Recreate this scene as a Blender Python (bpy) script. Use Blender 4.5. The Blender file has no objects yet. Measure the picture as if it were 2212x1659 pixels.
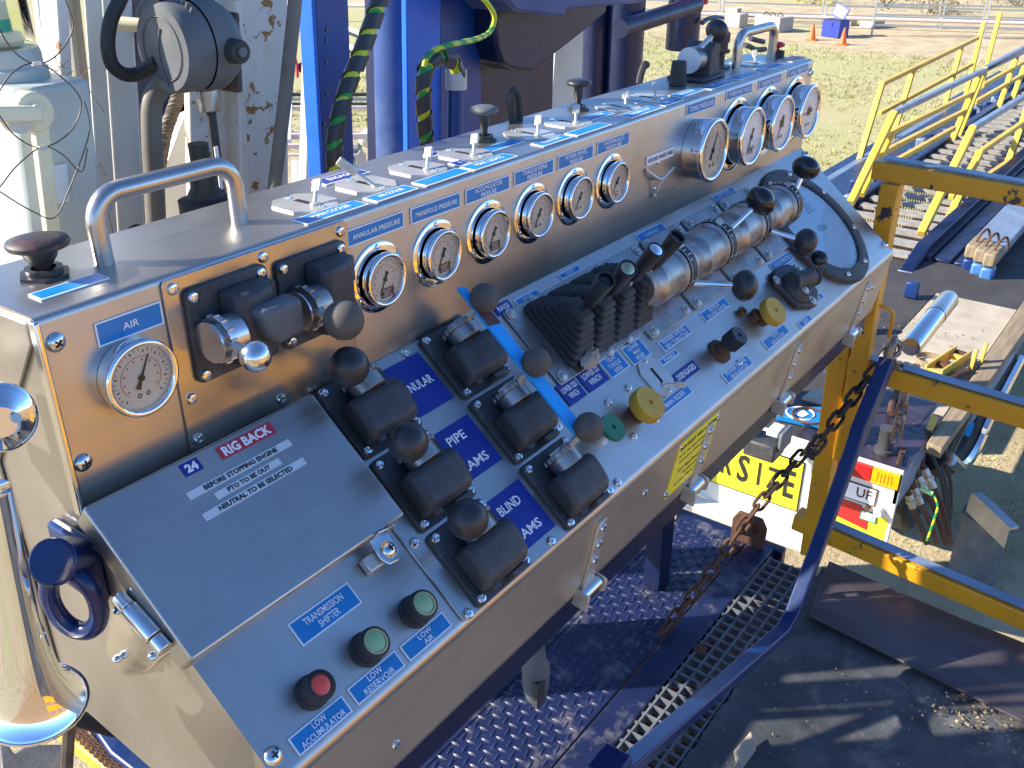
import bpy, bmesh, math, random
from mathutils import Vector, Matrix
random.seed(7)
R = math.radians
sc = bpy.context.scene
# ------------------------------------------------------------------ camera, sky, sun, exposure
CAMP = Vector((0, 0, 3.62))
cam_d = bpy.data.cameras.new('camera'); cam = bpy.data.objects.new('camera', cam_d)
sc.collection.objects.link(cam); sc.camera = cam
YAW = R(36.4457); PITCH = R(27.0975)
hd = Vector((math.cos(YAW), math.sin(YAW), 0)); rt = Vector((math.sin(YAW), -math.cos(YAW), 0)); zz = Vector((0, 0, 1))
fw = hd*math.cos(PITCH) - zz*math.sin(PITCH); upv = hd*math.sin(PITCH) + zz*math.cos(PITCH)
cm = Matrix((rt, upv, -fw)).transposed().to_4x4(); cm.translation = CAMP
cam.matrix_world = cm
cam_d.sensor_width = 36; cam_d.lens = 36*2064/2212; cam_d.clip_start = .02; cam_d.clip_end = 3000
sc.render.resolution_x = 1024; sc.render.resolution_y = 768
SUN = Vector((-.62, .78, .60)).normalized()
w = bpy.data.worlds.new('World'); sc.world = w; w.use_nodes = True
wn = w.node_tree.nodes; wl = w.node_tree.links
sky = wn.new('ShaderNodeTexSky'); sky.sky_type = 'NISHITA'; sky.sun_disc = False
sky.sun_elevation = math.asin(SUN.z); sky.sun_rotation = math.atan2(SUN.x, SUN.y)
sky.altitude = 200; sky.air_density = .8; sky.dust_density = .25; sky.ozone_density = 8.0
wn['Background'].inputs['Strength'].default_value = .148
wl.new(sky.outputs[0], wn['Background'].inputs[0])
sl = bpy.data.lights.new('sun', 'SUN'); sl.energy = 5.0; sl.angle = R(.53); sl.color = (1, .92, .78)
so = bpy.data.objects.new('sun', sl); sc.collection.objects.link(so)
so.rotation_euler = SUN.to_track_quat('Z', 'Y').to_euler()
sc.view_settings.view_transform = 'Standard'; sc.view_settings.look = 'None'
sc.view_settings.exposure = 1.25; sc.view_settings.gamma = 1
sc.render.engine = 'CYCLES'
# ------------------------------------------------------------------ helpers
WM = {}          # world matrix of every object made
def reg(o, parent, M):
    sc.collection.objects.link(o)
    if parent is not None:
        o.parent = parent; o.matrix_basis = WM[parent.name].inverted() @ M
    else: o.matrix_basis = M
    WM[o.name] = M
    return o
def T(x, y=0, z=0): return Matrix.Translation((x, y, z))
def RX(a): return Matrix.Rotation(R(a), 4, 'X')
def RY(a): return Matrix.Rotation(R(a), 4, 'Y')
def RZ(a): return Matrix.Rotation(R(a), 4, 'Z')
def frame(o, u, v, n):
    m = Matrix((Vector(u), Vector(v), Vector(n))).transposed().to_4x4(); m.translation = Vector(o); return m
def aim(p, d, roll=None):
    d = Vector(d).normalized(); q = d.to_track_quat('Z', 'Y').to_matrix().to_4x4(); q.translation = Vector(p); return q
class MB:
    def __init__(s): s.v = []; s.f = []; s.mi = []; s.m = 0
    def add(s, vs, fs, M=None):
        b = len(s.v)
        s.v += [tuple(M @ Vector(p)) for p in vs] if M else [tuple(p) for p in vs]
        for f in fs: s.f.append([b+i for i in f]); s.mi.append(s.m)
        return s
    def box(s, c, d, M=None):
        x, y, z = d[0]/2, d[1]/2, d[2]/2; cx, cy, cz = c
        vs = [(cx+i*x, cy+j*y, cz+k*z) for i in (-1, 1) for j in (-1, 1) for k in (-1, 1)]
        return s.add(vs, [(0,1,3,2),(4,6,7,5),(0,4,5,1),(2,3,7,6),(0,2,6,4),(1,5,7,3)], M)
    def prism(s, poly, z0, z1, M=None):
        n = len(poly); vs = [(p[0], p[1], z0) for p in poly]+[(p[0], p[1], z1) for p in poly]
        fs = [tuple(range(n))[::-1], tuple(range(n, 2*n))]+[(i, (i+1) % n, n+(i+1) % n, n+i) for i in range(n)]
        return s.add(vs, fs, M)
    def slab(s, pts, vec):
        n = len(pts); vec = Vector(vec); vs = [Vector(p) for p in pts]+[Vector(p)+vec for p in pts]
        return s.add(vs, [tuple(range(n))[::-1], tuple(range(n, 2*n))]+[(i, (i+1) % n, n+(i+1) % n, n+i) for i in range(n)])
    def lathe(s, prof, n=24, M=None, a0=0):
        vs = []; fs = []; ring = []
        for (r, z) in prof:
            if r < 1e-6: ring.append([len(vs)]); vs.append((0, 0, z))
            else:
                ring.append(list(range(len(vs), len(vs)+n)))
                vs += [(r*math.cos(a0+2*math.pi*i/n), r*math.sin(a0+2*math.pi*i/n), z) for i in range(n)]
        for a, b in zip(ring, ring[1:]):
            if len(a) == 1 and len(b) == 1: continue
            for i in range(n):
                j = (i+1) % n
                if len(a) == 1: fs.append((a[0], b[j], b[i]))
                elif len(b) == 1: fs.append((a[i], a[j], b[0]))
                else: fs.append((a[i], a[j], b[j], b[i]))
        return s.add(vs, fs, M)
    def cyl(s, p0, p1, r0, r1=None, n=16, M=None):
        r1 = r0 if r1 is None else r1; p0 = Vector(p0); p1 = Vector(p1); L = (p1-p0).length
        Q = aim(p0, p1-p0)
        return s.lathe([(0, 0), (r0, 0), (r1, L), (0, L)], n, (M @ Q) if M else Q)
    def ball(s, c, r, n=20, k=10, sc_=(1, 1, 1), M=None):
        prof = [(r*math.sin(math.pi*i/k), -r*math.cos(math.pi*i/k)) for i in range(k+1)]
        prof[0] = (0, -r); prof[-1] = (0, r)
        Q = T(*c) @ Matrix.Diagonal((*sc_, 1))
        return s.lathe(prof, n, (M @ Q) if M else Q)
    def tube(s, pts, r, n=10, caps=True, closed=False, M=None):
        P = [Vector(p) for p in pts]; N = len(P); vs = []; prev = None
        rr = r if isinstance(r, (list, tuple)) else [r]*N
        for i in range(N):
            a = P[(i-1) % N] if (i > 0 or closed) else P[i]; b = P[(i+1) % N] if (i < N-1 or closed) else P[i]
            t = (b-a).normalized()
            if prev is None:
                h = Vector((0, 0, 1)) if abs(t.z) < .9 else Vector((1, 0, 0))
                x = t.cross(h).normalized()
            else: x = (prev-t*prev.dot(t)).normalized()
            prev = x; y = t.cross(x)
            for k in range(n):
                an = 2*math.pi*k/n; vs.append(P[i]+(x*math.cos(an)+y*math.sin(an))*rr[i])
        fs = []
        for i in range(N if closed else N-1):
            i2 = (i+1) % N
            for k in range(n): fs.append((i*n+k, i*n+(k+1) % n, i2*n+(k+1) % n, i2*n+k))
        if caps and not closed: fs += [tuple(range(n))[::-1], tuple(range((N-1)*n, N*n))]
        return s.add(vs, fs, M)
    def ring(s, R_, r, n=32, k=8, M=None):
        return s.tube([(R_*math.cos(2*math.pi*i/n), R_*math.sin(2*math.pi*i/n), 0) for i in range(n)], r, k, closed=True, M=M)
    def bar(s, p0, p1, a, b=None, up=(0, 0, 1)):
        b = a if b is None else b
        p0 = Vector(p0); p1 = Vector(p1); d = (p1-p0); L = d.length; d.normalize()
        up = Vector(up); x = d.cross(up)
        if x.length < 1e-4: x = d.cross(Vector((0, 1, 0)))
        x.normalize(); y = x.cross(d)
        M = Matrix((x, y, d)).transposed().to_4x4(); M.translation = p0
        return s.box((0, 0, L/2), (a, b, L), M)
    def mesh(s, name, mats, smooth=35):
        me = bpy.data.meshes.new(name); me.from_pydata(s.v, [], s.f)
        for m in (mats if isinstance(mats, (list, tuple)) else [mats]): me.materials.append(m)
        if any(s.mi): me.polygons.foreach_set('material_index', s.mi)
        bm = bmesh.new(); bm.from_mesh(me); bmesh.ops.recalc_face_normals(bm, faces=bm.faces); bm.to_mesh(me); bm.free()
        if smooth:
            me.polygons.foreach_set('use_smooth', [True]*len(me.polygons)); me.set_sharp_from_angle(angle=R(smooth))
        me.update(); return me
    def obj(s, name, mats, parent=None, M=None, bevel=0, smooth=35, seg=2):
        o = bpy.data.objects.new(name, s.mesh(name, mats, smooth)); reg(o, parent, M or (WM[parent.name] if parent else Matrix()))
        if bevel:
            b = o.modifiers.new('bevel', 'BEVEL'); b.width = bevel; b.segments = seg; b.limit_method = 'ANGLE'; b.angle_limit = R(30)
        return o
def inst(me, name, parent, M):
    return reg(bpy.data.objects.new(name, me), parent, M)
def tag(o, label=None, cat=None, group=None, kind=None):
    if label: o['label'] = label
    if cat: o['category'] = cat
    if group: o['group'] = group
    if kind: o['kind'] = kind
    return o
def thing(name, loc, label, cat, group=None):
    o = bpy.data.objects.new(name, None); reg(o, None, T(*loc)); o.empty_display_size = .1
    return tag(o, label, cat, group)
def smoothpts(P, k=6):
    P = [Vector(p) for p in P]; out = []
    for i in range(len(P)-1):
        p0 = P[max(i-1, 0)]; p1 = P[i]; p2 = P[i+1]; p3 = P[min(i+2, len(P)-1)]
        for j in range(k):
            t = j/k; out.append(.5*((2*p1)+(p2-p0)*t+(2*p0-5*p1+4*p2-p3)*t*t+(-p0+3*p1-3*p2+p3)*t**3))
    out.append(P[-1]); return out
def rrect(x0, y0, x1, y1, r, k=4):
    out = []
    for cx, cy, a in ((x1-r, y1-r, 0), (x0+r, y1-r, 90), (x0+r, y0+r, 180), (x1-r, y0+r, 270)):
        for i in range(k+1):
            t = R(a+90*i/k); out.append((cx+r*math.cos(t), cy+r*math.sin(t)))
    return out
def text_geo(s, w, h, bold=0.0):
    """flat lettering fitted in a box w x h, centred on the origin"""
    cu = bpy.data.curves.new('lettering', 'FONT'); cu.body = s; cu.align_x = 'CENTER'; cu.size = 1; cu.resolution_u = 2
    cu.space_line = .95; cu.offset = bold
    to = bpy.data.objects.new('lettering', cu); sc.collection.objects.link(to)
    dg = bpy.context.evaluated_depsgraph_get(); me = bpy.data.meshes.new_from_object(to.evaluated_get(dg))
    bpy.data.objects.remove(to); bpy.data.curves.remove(cu)
    xs = [v.co.x for v in me.vertices]; ys = [v.co.y for v in me.vertices]
    if not xs: return None
    cx, cy = (max(xs)+min(xs))/2, (max(ys)+min(ys))/2; W_, H_ = max(xs)-min(xs), max(ys)-min(ys)
    sx = w/W_; sy = h/H_
    if sx > sy*1.25: sx = sy*1.1
    if sy > sx*1.9: sy = sx*1.9
    for v in me.vertices: v.co = ((v.co.x-cx)*sx, (v.co.y-cy)*sy, 0)
    return me
def lettering(s, w, h, mat_, parent, M, bold=0.01, name='lettering'):
    me = text_geo(s, w, h, bold)
    if me is None: return
    me.materials.clear(); me.materials.append(mat_)
    o = bpy.data.objects.new(name, me); reg(o, parent, M); return o
# ------------------------------------------------------------------ materials
def NT(m): m.use_nodes = True; return m.node_tree.nodes, m.node_tree.links, m.node_tree.nodes['Principled BSDF']
def ramp(n, stops):
    r = n.new('ShaderNodeValToRGB'); e = r.color_ramp.elements
    while len(e) < len(stops): e.new(.5)
    for i, (p, c) in enumerate(stops):
        e[i].position = p; e[i].color = (*c, 1) if len(c) == 3 else c
    return r
def g3(v): return (v, v, v)
def noise(n, l, scale, detail=4, coord='Object', rough=.6, stretch=None):
    tc = n.new('ShaderNodeTexCoord'); nz = n.new('ShaderNodeTexNoise'); nz.inputs['Scale'].default_value = scale
    nz.inputs['Detail'].default_value = detail; nz.inputs['Roughness'].default_value = rough
    mp = n.new('ShaderNodeMapping'); l.new(tc.outputs[coord], mp.inputs[0]); l.new(mp.outputs[0], nz.inputs['Vector'])
    if stretch: mp.inputs['Scale'].default_value = stretch
    return nz
def mixc(n, l, fac, a, b):
    m = n.new('ShaderNodeMix'); m.data_type = 'RGBA'
    if hasattr(fac, 'links'): l.new(fac, m.inputs[0])
    else: m.inputs[0].default_value = fac
    for i, c in ((6, a), (7, b)):
        if hasattr(c, 'links'): l.new(c, m.inputs[i])
        else: m.inputs[i].default_value = (*c, 1)
    return m.outputs[2]
def mat(name, col, rough=.5, metal=0, var=.12, vs=14, bump=0, bs=60, dirt=None, da=.5, ds=9, chip=None, ca=.42, cs=22, coat=0, rvar=.08, spec=None, stretch=None):
    m = bpy.data.materials.new(name); n, l, b = NT(m)
    nz = noise(n, l, vs, 5, stretch=stretch)
    lo = tuple(c*(1-var) for c in col); hi = tuple(min(1, c*(1+var)) for c in col)
    r = ramp(n, [(.3, lo), (.7, hi)]); l.new(nz.outputs[0], r.inputs[0]); c = r.outputs[0]
    if dirt:
        d = noise(n, l, ds, 6, rough=.7); rr = ramp(n, [(1-da, g3(0)), (min(1, 1-da+.3), g3(.85))]); l.new(d.outputs[0], rr.inputs[0])
        c = mixc(n, l, rr.outputs[0], c, dirt)
    if chip:
        d = noise(n, l, cs, 8, rough=.65); rr = ramp(n, [(1-ca, g3(0)), (1-ca+.02, g3(1))]); l.new(d.outputs[0], rr.inputs[0])
        c = mixc(n, l, rr.outputs[0], c, chip)
    l.new(c, b.inputs['Base Color']); b.inputs['Metallic'].default_value = metal
    rn = noise(n, l, vs*2.3, 4); r2 = ramp(n, [(.3, g3(max(0, rough-rvar))), (.7, g3(min(1, rough+rvar)))]); l.new(rn.outputs[0], r2.inputs[0]); l.new(r2.outputs[0], b.inputs['Roughness'])
    if coat: b.inputs['Coat Weight'].default_value = coat; b.inputs['Coat Roughness'].default_value = .15
    if spec is not None: b.inputs['Specular IOR Level'].default_value = spec
    if bump:
        bn = noise(n, l, bs, 6); bp = n.new('ShaderNodeBump'); bp.inputs['Strength'].default_value = bump; bp.inputs['Distance'].default_value = .004
        l.new(bn.outputs[0], bp.inputs['Height']); l.new(bp.outputs[0], b.inputs['Normal'])
    return m
def steel_mat(name, col=(.52, .49, .45), rough=.35, grain=(3, 130, 130), scratch=.08, smear=(.42, .40, .37)):
    m = bpy.data.materials.new(name); n, l, b = NT(m); b.inputs['Metallic'].default_value = .93
    sm = noise(n, l, 5, 6, rough=.65); r = ramp(n, [(.38, col), (.72, tuple(.78*c for c in col))]); l.new(sm.outputs[0], r.inputs[0])
    sp = noise(n, l, 45, 8, rough=.7); rs = ramp(n, [(.66, g3(0)), (.8, g3(.35))]); l.new(sp.outputs[0], rs.inputs[0])
    l.new(mixc(n, l, rs.outputs[0], r.outputs[0], smear), b.inputs['Base Color'])
    gr = noise(n, l, 1, 3, stretch=grain); sm2 = noise(n, l, 8, 4)
    ad = n.new('ShaderNodeMath'); ad.operation = 'ADD'; l.new(gr.outputs[0], ad.inputs[0]); l.new(sm2.outputs[0], ad.inputs[1])
    r2 = ramp(n, [(.3, g3(rough-.05)), (.7, g3(rough+.07))]); mul = n.new('ShaderNodeMath'); mul.operation = 'MULTIPLY'; mul.inputs[1].default_value = .5
    l.new(ad.outputs[0], mul.inputs[0]); l.new(mul.outputs[0], r2.inputs[0]); l.new(r2.outputs[0], b.inputs['Roughness'])
    bp = n.new('ShaderNodeBump'); bp.inputs['Strength'].default_value = scratch; bp.inputs['Distance'].default_value = .0004
    l.new(gr.outputs[0], bp.inputs['Height']); 
    wv = noise(n, l, 3.5, 2); bp2 = n.new('ShaderNodeBump'); bp2.inputs['Strength'].default_value = .12; bp2.inputs['Distance'].default_value = .006
    l.new(wv.outputs[0], bp2.inputs['Height']); l.new(bp2.outputs[0], b.inputs['Normal'])
    return m
M = {}
M['steel'] = steel_mat('brushed_stainless')
M['steel2'] = steel_mat('stainless_plate', rough=.27, grain=(40, 8, 40))
M['steel_dusty'] = mat('dusty_scratched_stainless', (.50, .43, .33), .36, .62, .12, 3, dirt=(.36, .29, .2), da=.42, ds=5, stretch=(1, 3, 3))
M['steel_smooth'] = mat('polished_stainless', (.72, .71, .69), .17, 1, .06, rvar=.06)
M['chrome'] = mat('chrome', (.82, .82, .82), .05, 1, .03, rvar=.02)
M['zinc'] = mat('zinc_steel', (.56, .54, .49), .36, .6, .12, dirt=(.2, .15, .1), da=.38)
M['alu'] = mat('cast_aluminium', (.36, .35, .33), .38, .85, .18, 25, dirt=(.14, .11, .085), da=.47, ds=16, bump=.15)
M['alu_clean'] = mat('cast_aluminium_clean', (.6, .6, .6), .33, .9, .08)
M['black_cast'] = mat('dusty_black_casting', (.042, .042, .045), .55, 0, .3, 30, bump=.25, bs=120, dirt=(.15, .12, .09), da=.47, ds=14)
M['knob'] = mat('black_plastic_knob', (.024, .024, .027), .38, 0, .2, dirt=(.10, .09, .075), da=.42, ds=20)
M['knob_worn'] = mat('worn_black_red_knob', (.03, .022, .02), .5, 0, .3, 30, dirt=(.28, .09, .05), da=.5, ds=45)
M['knob_gloss'] = mat('glossy_black_knob', (.012, .012, .014), .16, 0, .2, rvar=.05)
M['knob_dusty'] = mat('dusty_knob', (.085, .075, .062), .7, 0, .2, 40, dirt=(.17, .14, .11), da=.45, ds=18)
M['rubber'] = mat('black_rubber', (.022, .022, .023), .62, 0, .25, bump=.2, dirt=(.07, .06, .05), da=.35)
M['label_blue'] = mat('label_blue', (.006, .19, .47), .4, 0, .1, 30, dirt=(.08, .36, .66), da=.33, ds=30)
M['label_navy'] = mat('label_navy', (.006, .025, .24), .33, 0, .1)
M['white'] = mat('label_white', (.78, .79, .8), .4, 0, .05)
M['ink_w'] = mat('white_print', (.8, .8, .8), .5, 0, .04)
M['ink_k'] = mat('black_print', (.02, .02, .02), .5, 0, .04)
M['ink_r'] = mat('red_print', (.5, .05, .05), .5, 0, .04)
M['red_label'] = mat('red_label', (.42, .03, .05), .4, 0, .08)
M['tape'] = mat('worn_clear_tape', (.55, .6, .62), .5, 0, .1, dirt=(.34, .38, .42), da=.4)
M['dial'] = mat('aged_dial', (.64, .59, .5), .6, 0, .08, dirt=(.5, .44, .34), da=.4, ds=30)
M['dial_w'] = mat('white_dial', (.93, .93, .92), .5, 0, .02, ds=25)
M['brown_lbl'] = mat('brown_dial_patch', (.09, .035, .028), .5)
M['yellow'] = mat('worn_yellow_paint', (.64, .295, .010), .42, 0, .1, 8, dirt=(.34, .18, .05), da=.36, chip=(.035, .03, .035), ca=.385, cs=17, bump=.05)
M['yellow_lt'] = mat('pale_yellow_paint', (.66, .42, .05), .5, 0, .12, 6, dirt=(.36, .21, .09), da=.52, ds=3, chip=(.1, .06, .04), ca=.33, cs=9)
M['yellow_knob'] = mat('yellow_knob', (.55, .33, .03), .5, 0, .12, 40, chip=(.05, .03, .02), ca=.36, cs=70)
M['green_knob'] = mat('green_knob', (.02, .17, .085), .55, 0, .12)
M['red_plastic'] = mat('red_plastic', (.5, .02, .018), .4, 0, .08)
M['btn_green'] = mat('green_lens', (.26, .42, .20), .25, 0, .15, 60, dirt=(.3, .27, .14), da=.4, ds=60)
M['btn_rim'] = mat('yellowed_rim', (.36, .34, .17), .5, 0, .2)
M['btn_red'] = mat('red_lens', (.75, .08, .05), .2, 0, .1)
M['blue_mid'] = mat('mid_blue_paint', (.006, .05, .22), .38, 0, .18, 5, dirt=(.03, .08, .2), da=.4, ds=5, chip=(.2, .17, .13), ca=.3, cs=30, bump=.06)
M['blue'] = mat('rig_blue_paint', (.006, .026, .115), .36, 0, .18, 5, dirt=(.04, .07, .16), da=.36, ds=5, chip=(.2, .17, .13), ca=.27, cs=30, bump=.06)
M['floor_blue'] = mat('dusty_blue_floor', (.008, .014, .055), .42, 0, .3, 6, dirt=(.26, .245, .24), da=.47, ds=11, chip=(.16, .08, .04), ca=.3, cs=9)
M['blue_gloss'] = mat('glossy_blue_chipped', (.005, .018, .09), .16, 0, .2, 5, chip=(.34, .1, .035), ca=.31, cs=32, bump=.15, bs=40)
M['blue_b'] = mat('bright_blue_paint', (.004, .11, .52), .4, 0, .1, 4, dirt=(.05, .16, .5), da=.35, ds=6, chip=(.16, .2, .3), ca=.28, cs=40)
M['blue_dk'] = mat('dark_blue_paint', (.004, .010, .045), .36, 0, .25, 5, dirt=(.024, .022, .034), da=.42, ds=4, chip=(.12, .07, .04), ca=.3, cs=12, bump=.08)
M['blue_worn'] = mat('worn_blue_pipe', (.018, .055, .19), .45, 0, .35, 3, dirt=(.09, .12, .19), da=.52, ds=6)
M['blue_light'] = mat('light_blue_paint', (.01, .33, .75), .5, 0, .1, chip=(.1, .05, .04), ca=.3, cs=50)
M['brown_paint'] = mat('brown_stain', (.09, .03, .02), .6)
M['white_paint'] = mat('rig_white_paint', (.6, .58, .52), .45, 0, .06, 5, dirt=(.33, .28, .2), da=.36, ds=6, chip=(.07, .035, .018), ca=.31, cs=22)
M['white_rust'] = mat('rusty_white_paint', (.62, .6, .55), .42, 0, .05, 4, dirt=(.42, .22, .07), da=.5, ds=6, chip=(.28, .12, .03), ca=.40, cs=30, bump=.06)
M['rust'] = mat('rusty_steel', (.095, .045, .026), .8, .2, .35, 12, bump=.4, bs=60, dirt=(.04, .026, .022), da=.45)
M['chain'] = mat('oily_chain', (.05, .034, .026), .5, .5, .4, 25, bump=.3)
M['chain_zinc'] = mat('galvanised_chain', (.3, .25, .2), .42, .8, .3, 25, dirt=(.1, .06, .04), da=.45)
M['plate_rust'] = mat('worn_steel_plate', (.085, .072, .08), .42, .4, .4, 3, dirt=(.15, .085, .05), da=.48, ds=2.5, bump=.35, bs=25, stretch=(4, 1, 1))
M['mat'] = mat('black_rubber_mat', (.055, .06, .066), .55, 0, .5, 9, bump=.5, bs=40, dirt=(.3, .28, .24), da=.46, ds=7)
M['grating'] = mat('grey_grating', (.12, .13, .15), .7, 0, .3, 30, dirt=(.06, .05, .05), da=.4)
M['deck_sand'] = mat('gritty_deck', (.4, .34, .25), .8, 0, .2, 6, bump=.4, bs=60, dirt=(.22, .2, .17), da=.4, ds=5)
M['oily'] = mat('oily_plate', (.05, .035, .05), .25, .3, .5, 9, bump=.5, bs=30, dirt=(.25, .17, .1), da=.35, ds=6)
M['pvc'] = mat('white_pvc', (.55, .54, .49), .4)
M['galv'] = mat('galvanised', (.42, .42, .41), .42, .7, .12)
M['concrete'] = mat('concrete', (.42, .38, .31), .85, 0, .15, 8, bump=.2)
M['clear'] = mat('clear_plastic', (.75, .68, .45), .15, 0, .1)
M['enclosure'] = mat('grey_green_enclosure', (.4, .43, .39), .45, 0, .1, dirt=(.3, .2, .12), da=.3)
M['grey_pipe'] = mat('grimy_conduit', (.16, .145, .12), .6, 0, .2, 10, dirt=(.09, .08, .065), da=.45)
M['jbox'] = mat('grey_junction_box', (.105, .112, .118), .6, 0, .2, 14, dirt=(.22, .21, .18), da=.47, ds=10, bump=.12)
M['wire_rope'] = mat('wire_rope', (.11, .09, .065), .55, .5, .3, 60)
M['rack_pink'] = mat('primed_steel', (.62, .5, .44), .55, 0, .08)
M['orange'] = mat('traffic_orange', (.85, .13, .01), .5)
M['tool_blue'] = mat('toolbox_blue', (.02, .04, .3), .45, 0, .15)
M['fab_white'] = mat('reflector_sheet', (.70, .68, .62), .45, 0, .06, dirt=(.42, .34, .24), da=.40)
M['sign_yellow'] = mat('sign_yellow', (.8, .72, .03), .38, 0, .04)
M['amber'] = mat('amber_lens', (.9, .36, .0), .25, 0, .2, 60)
M['red_lens'] = mat('red_tail_lens', (.42, .01, .012), .25, 0, .15, 60)
M['sky_blue'] = mat('scuffed_light_blue', (.05, .15, .36), .45, 0, .15, dirt=(.2, .15, .1), da=.42, ds=20)
M['timber'] = mat('weathered_timber', (.24, .18, .11), .8, 0, .3, 4, bump=.4, dirt=(.08, .065, .045), da=.42, stretch=(1, 12, 1))
M['cloth'] = mat('dirty_rag', (.36, .3, .23), .9, 0, .15, dirt=(.15, .12, .09), da=.4)
M['gold'] = mat('iridescent_zinc', (.6, .53, .28), .22, 1, .3, 60)
M['bolt_r'] = mat('rusty_bolt', (.11, .055, .028), .7, .2, .2)
M['spiral'] = mat('spiral_wrap', (.04, .042, .045), .42, 0, .2, dirt=(.1, .1, .1), da=.35)
M['slot'] = mat('slot_dark', (.01, .01, .012), .8)
M['worn_blue_steel'] = mat('blue_painted_worn_steel', (.2, .25, .33), .4, .3, .3, 5, dirt=(.3, .2, .12), da=.38)
# earth wire: green with a yellow stripe; the stripe runs along the wire
def gy(name):
    m = bpy.data.materials.new(name); n, l, b = NT(m); tc = n.new('ShaderNodeTexCoord'); nz = n.new('ShaderNodeTexWave')
    nz.inputs['Scale'].default_value = 9; nz.inputs['Distortion'].default_value = .3; nz.bands_direction = 'DIAGONAL'
    l.new(tc.outputs['Object'], nz.inputs['Vector']); r = ramp(n, [(.5, (.02, .3, .05)), (.55, (.6, .6, .03))]); l.new(nz.outputs[0], r.inputs[0]); l.new(r.outputs[0], b.inputs['Base Color'])
    b.inputs['Roughness'].default_value = .35; return m
M['earth'] = gy('earth_wire')
# thin panes of glass: clear, with a Fresnel reflection
def glass(name, tint=(1, 1, 1), rough=.02):
    m = bpy.data.materials.new(name); n, l, b = NT(m); n.remove(b); o = n['Material Output']
    t = n.new('ShaderNodeBsdfTransparent'); t.inputs[0].default_value = (*tint, 1); g = n.new('ShaderNodeBsdfGlossy'); g.inputs['Roughness'].default_value = rough
    f = n.new('ShaderNodeFresnel'); f.inputs[0].default_value = 1.33; x = n.new('ShaderNodeMixShader')
    l.new(f.outputs[0], x.inputs[0]); l.new(t.outputs[0], x.inputs[1]); l.new(g.outputs[0], x.inputs[2]); l.new(x.outputs[0], o.inputs[0]); return m
M['glass'] = glass('gauge_glass', (.97, .97, .96), .04)
M['lamp_glass'] = glass('lamp_glass', (.9, .92, .8), .03)
# ------------------------------------------------------------------ frames of the console faces
YF, ZT, ZJ = .78, 3.295, 3.098
A_ = R(39.4)
DTv = Vector((0, -math.cos(A_), -math.sin(A_))); DNv = Vector((0, -math.sin(A_), math.cos(A_)))
FRONT = frame((0, YF, ZJ), (1, 0, 0), (0, 0, 1), (0, -1, 0))
DESK = frame((0, YF, ZJ), (1, 0, 0), -DTv, DNv)           # local y = -(distance down the slope)
TOP = frame((0, YF, ZT), (1, 0, 0), (0, 1, 0), (0, 0, 1))
OB = Vector((0, YF, ZJ))+DTv*.3206
FB = R(10)
FASC = frame(OB, (1, 0, 0), (0, -math.sin(FB), math.cos(FB)), (0, -math.cos(FB), -math.sin(FB)))  # local y = -(distance down)
LEFT = frame((.3645, 0, 0), (0, -1, 0), (0, 0, 1), (-1, 0, 0))  # local (-y, z)
def dk(x, t, h=0): return DESK @ T(x, -t, h)
def ft(x, z, h=0): return FRONT @ T(x, z, h)
def tp(x, y, h=0): return TOP @ T(x, y, h)
def fa(x, s, h=0): return FASC @ T(x, -s, h)
# ------------------------------------------------------------------ the control console
con = thing('control_console', (1.275, .75, 2.75), 'long stainless steel driller control console covered in gauges, levers and blue name plates', 'control console')
X0, X1 = .3645, 2.185
mb = MB()   # folded cabinet shell, rounded folds
prof = [(.936, 3.295), (.94, 2.84), (.885, 2.77), (.59, 2.742)]
def fold(p, a, b, r=.007, k=3):
    p = Vector(p); a = (Vector(a)-p).normalized(); b = (Vector(b)-p).normalized(); out = []
    for i in range(k+1):
        t = i/k; out.append(tuple(p+a*r*(1-t)**2+b*r*t**2))
    return out
fb = (OB.y+.152*math.sin(FB), OB.z-.152*math.cos(FB))
cs = fold((YF, ZT), (.936, ZT), (YF, ZJ))+[(YF, ZJ)]+fold((OB.y, OB.z), (YF, ZJ), fb, .008)+[fb]+prof[::-1]
n_ = len(cs)
vs = [(X0, y, z) for y, z in cs]+[(X1, y, z) for y, z in cs]
mb.add(vs, [(i, (i+1) % n_, n_+(i+1) % n_, n_+i) for i in range(n_)]+[tuple(range(n_)), tuple(range(n_, 2*n_))[::-1]])
mb.obj('cabinet', M['steel'], con, Matrix(), smooth=40)
mb = MB(); mb.box((1.275, .76, 2.725), (1.76, .30, .035)); mb.box((1.275, .575, 2.72), (1.8, .02, .05)); mb.obj('base_frame', M['blue_dk'], con, Matrix(), bevel=.003)
for x in (.5, 1.9):
    mb = MB(); mb.box((x, .915, 2.33), (.06, .05, .76)); mb.obj('support_leg', M['blue_dk'], con, Matrix(), bevel=.003)
mb = MB(); mb.prism([(-.79, 3.29), (-.95, 3.285), (-.955, 2.84), (-.9, 2.768), (-.93, 3.0)][:2]+[(-.952, 2.84), (-.925, 2.80), (-.925, 3.1), (-.79, 3.27)], .0005, .004, LEFT)
mb.obj('end_flange', M['steel'], con, Matrix(), bevel=.001)
mb = MB(); mb.box((X0-.003, .7765, 3.195), (.006, .012, .2)); mb.obj('corner_strip', M['steel_smooth'], con, Matrix(), bevel=.002)
mb = MB(); mb.box((0, -.076, 0), (X1-X0-.004, .136, .001)); mb.obj('fascia_sheet', M['steel_dusty'], con, FASC @ T((X0+X1)/2, 0, .0006))
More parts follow.
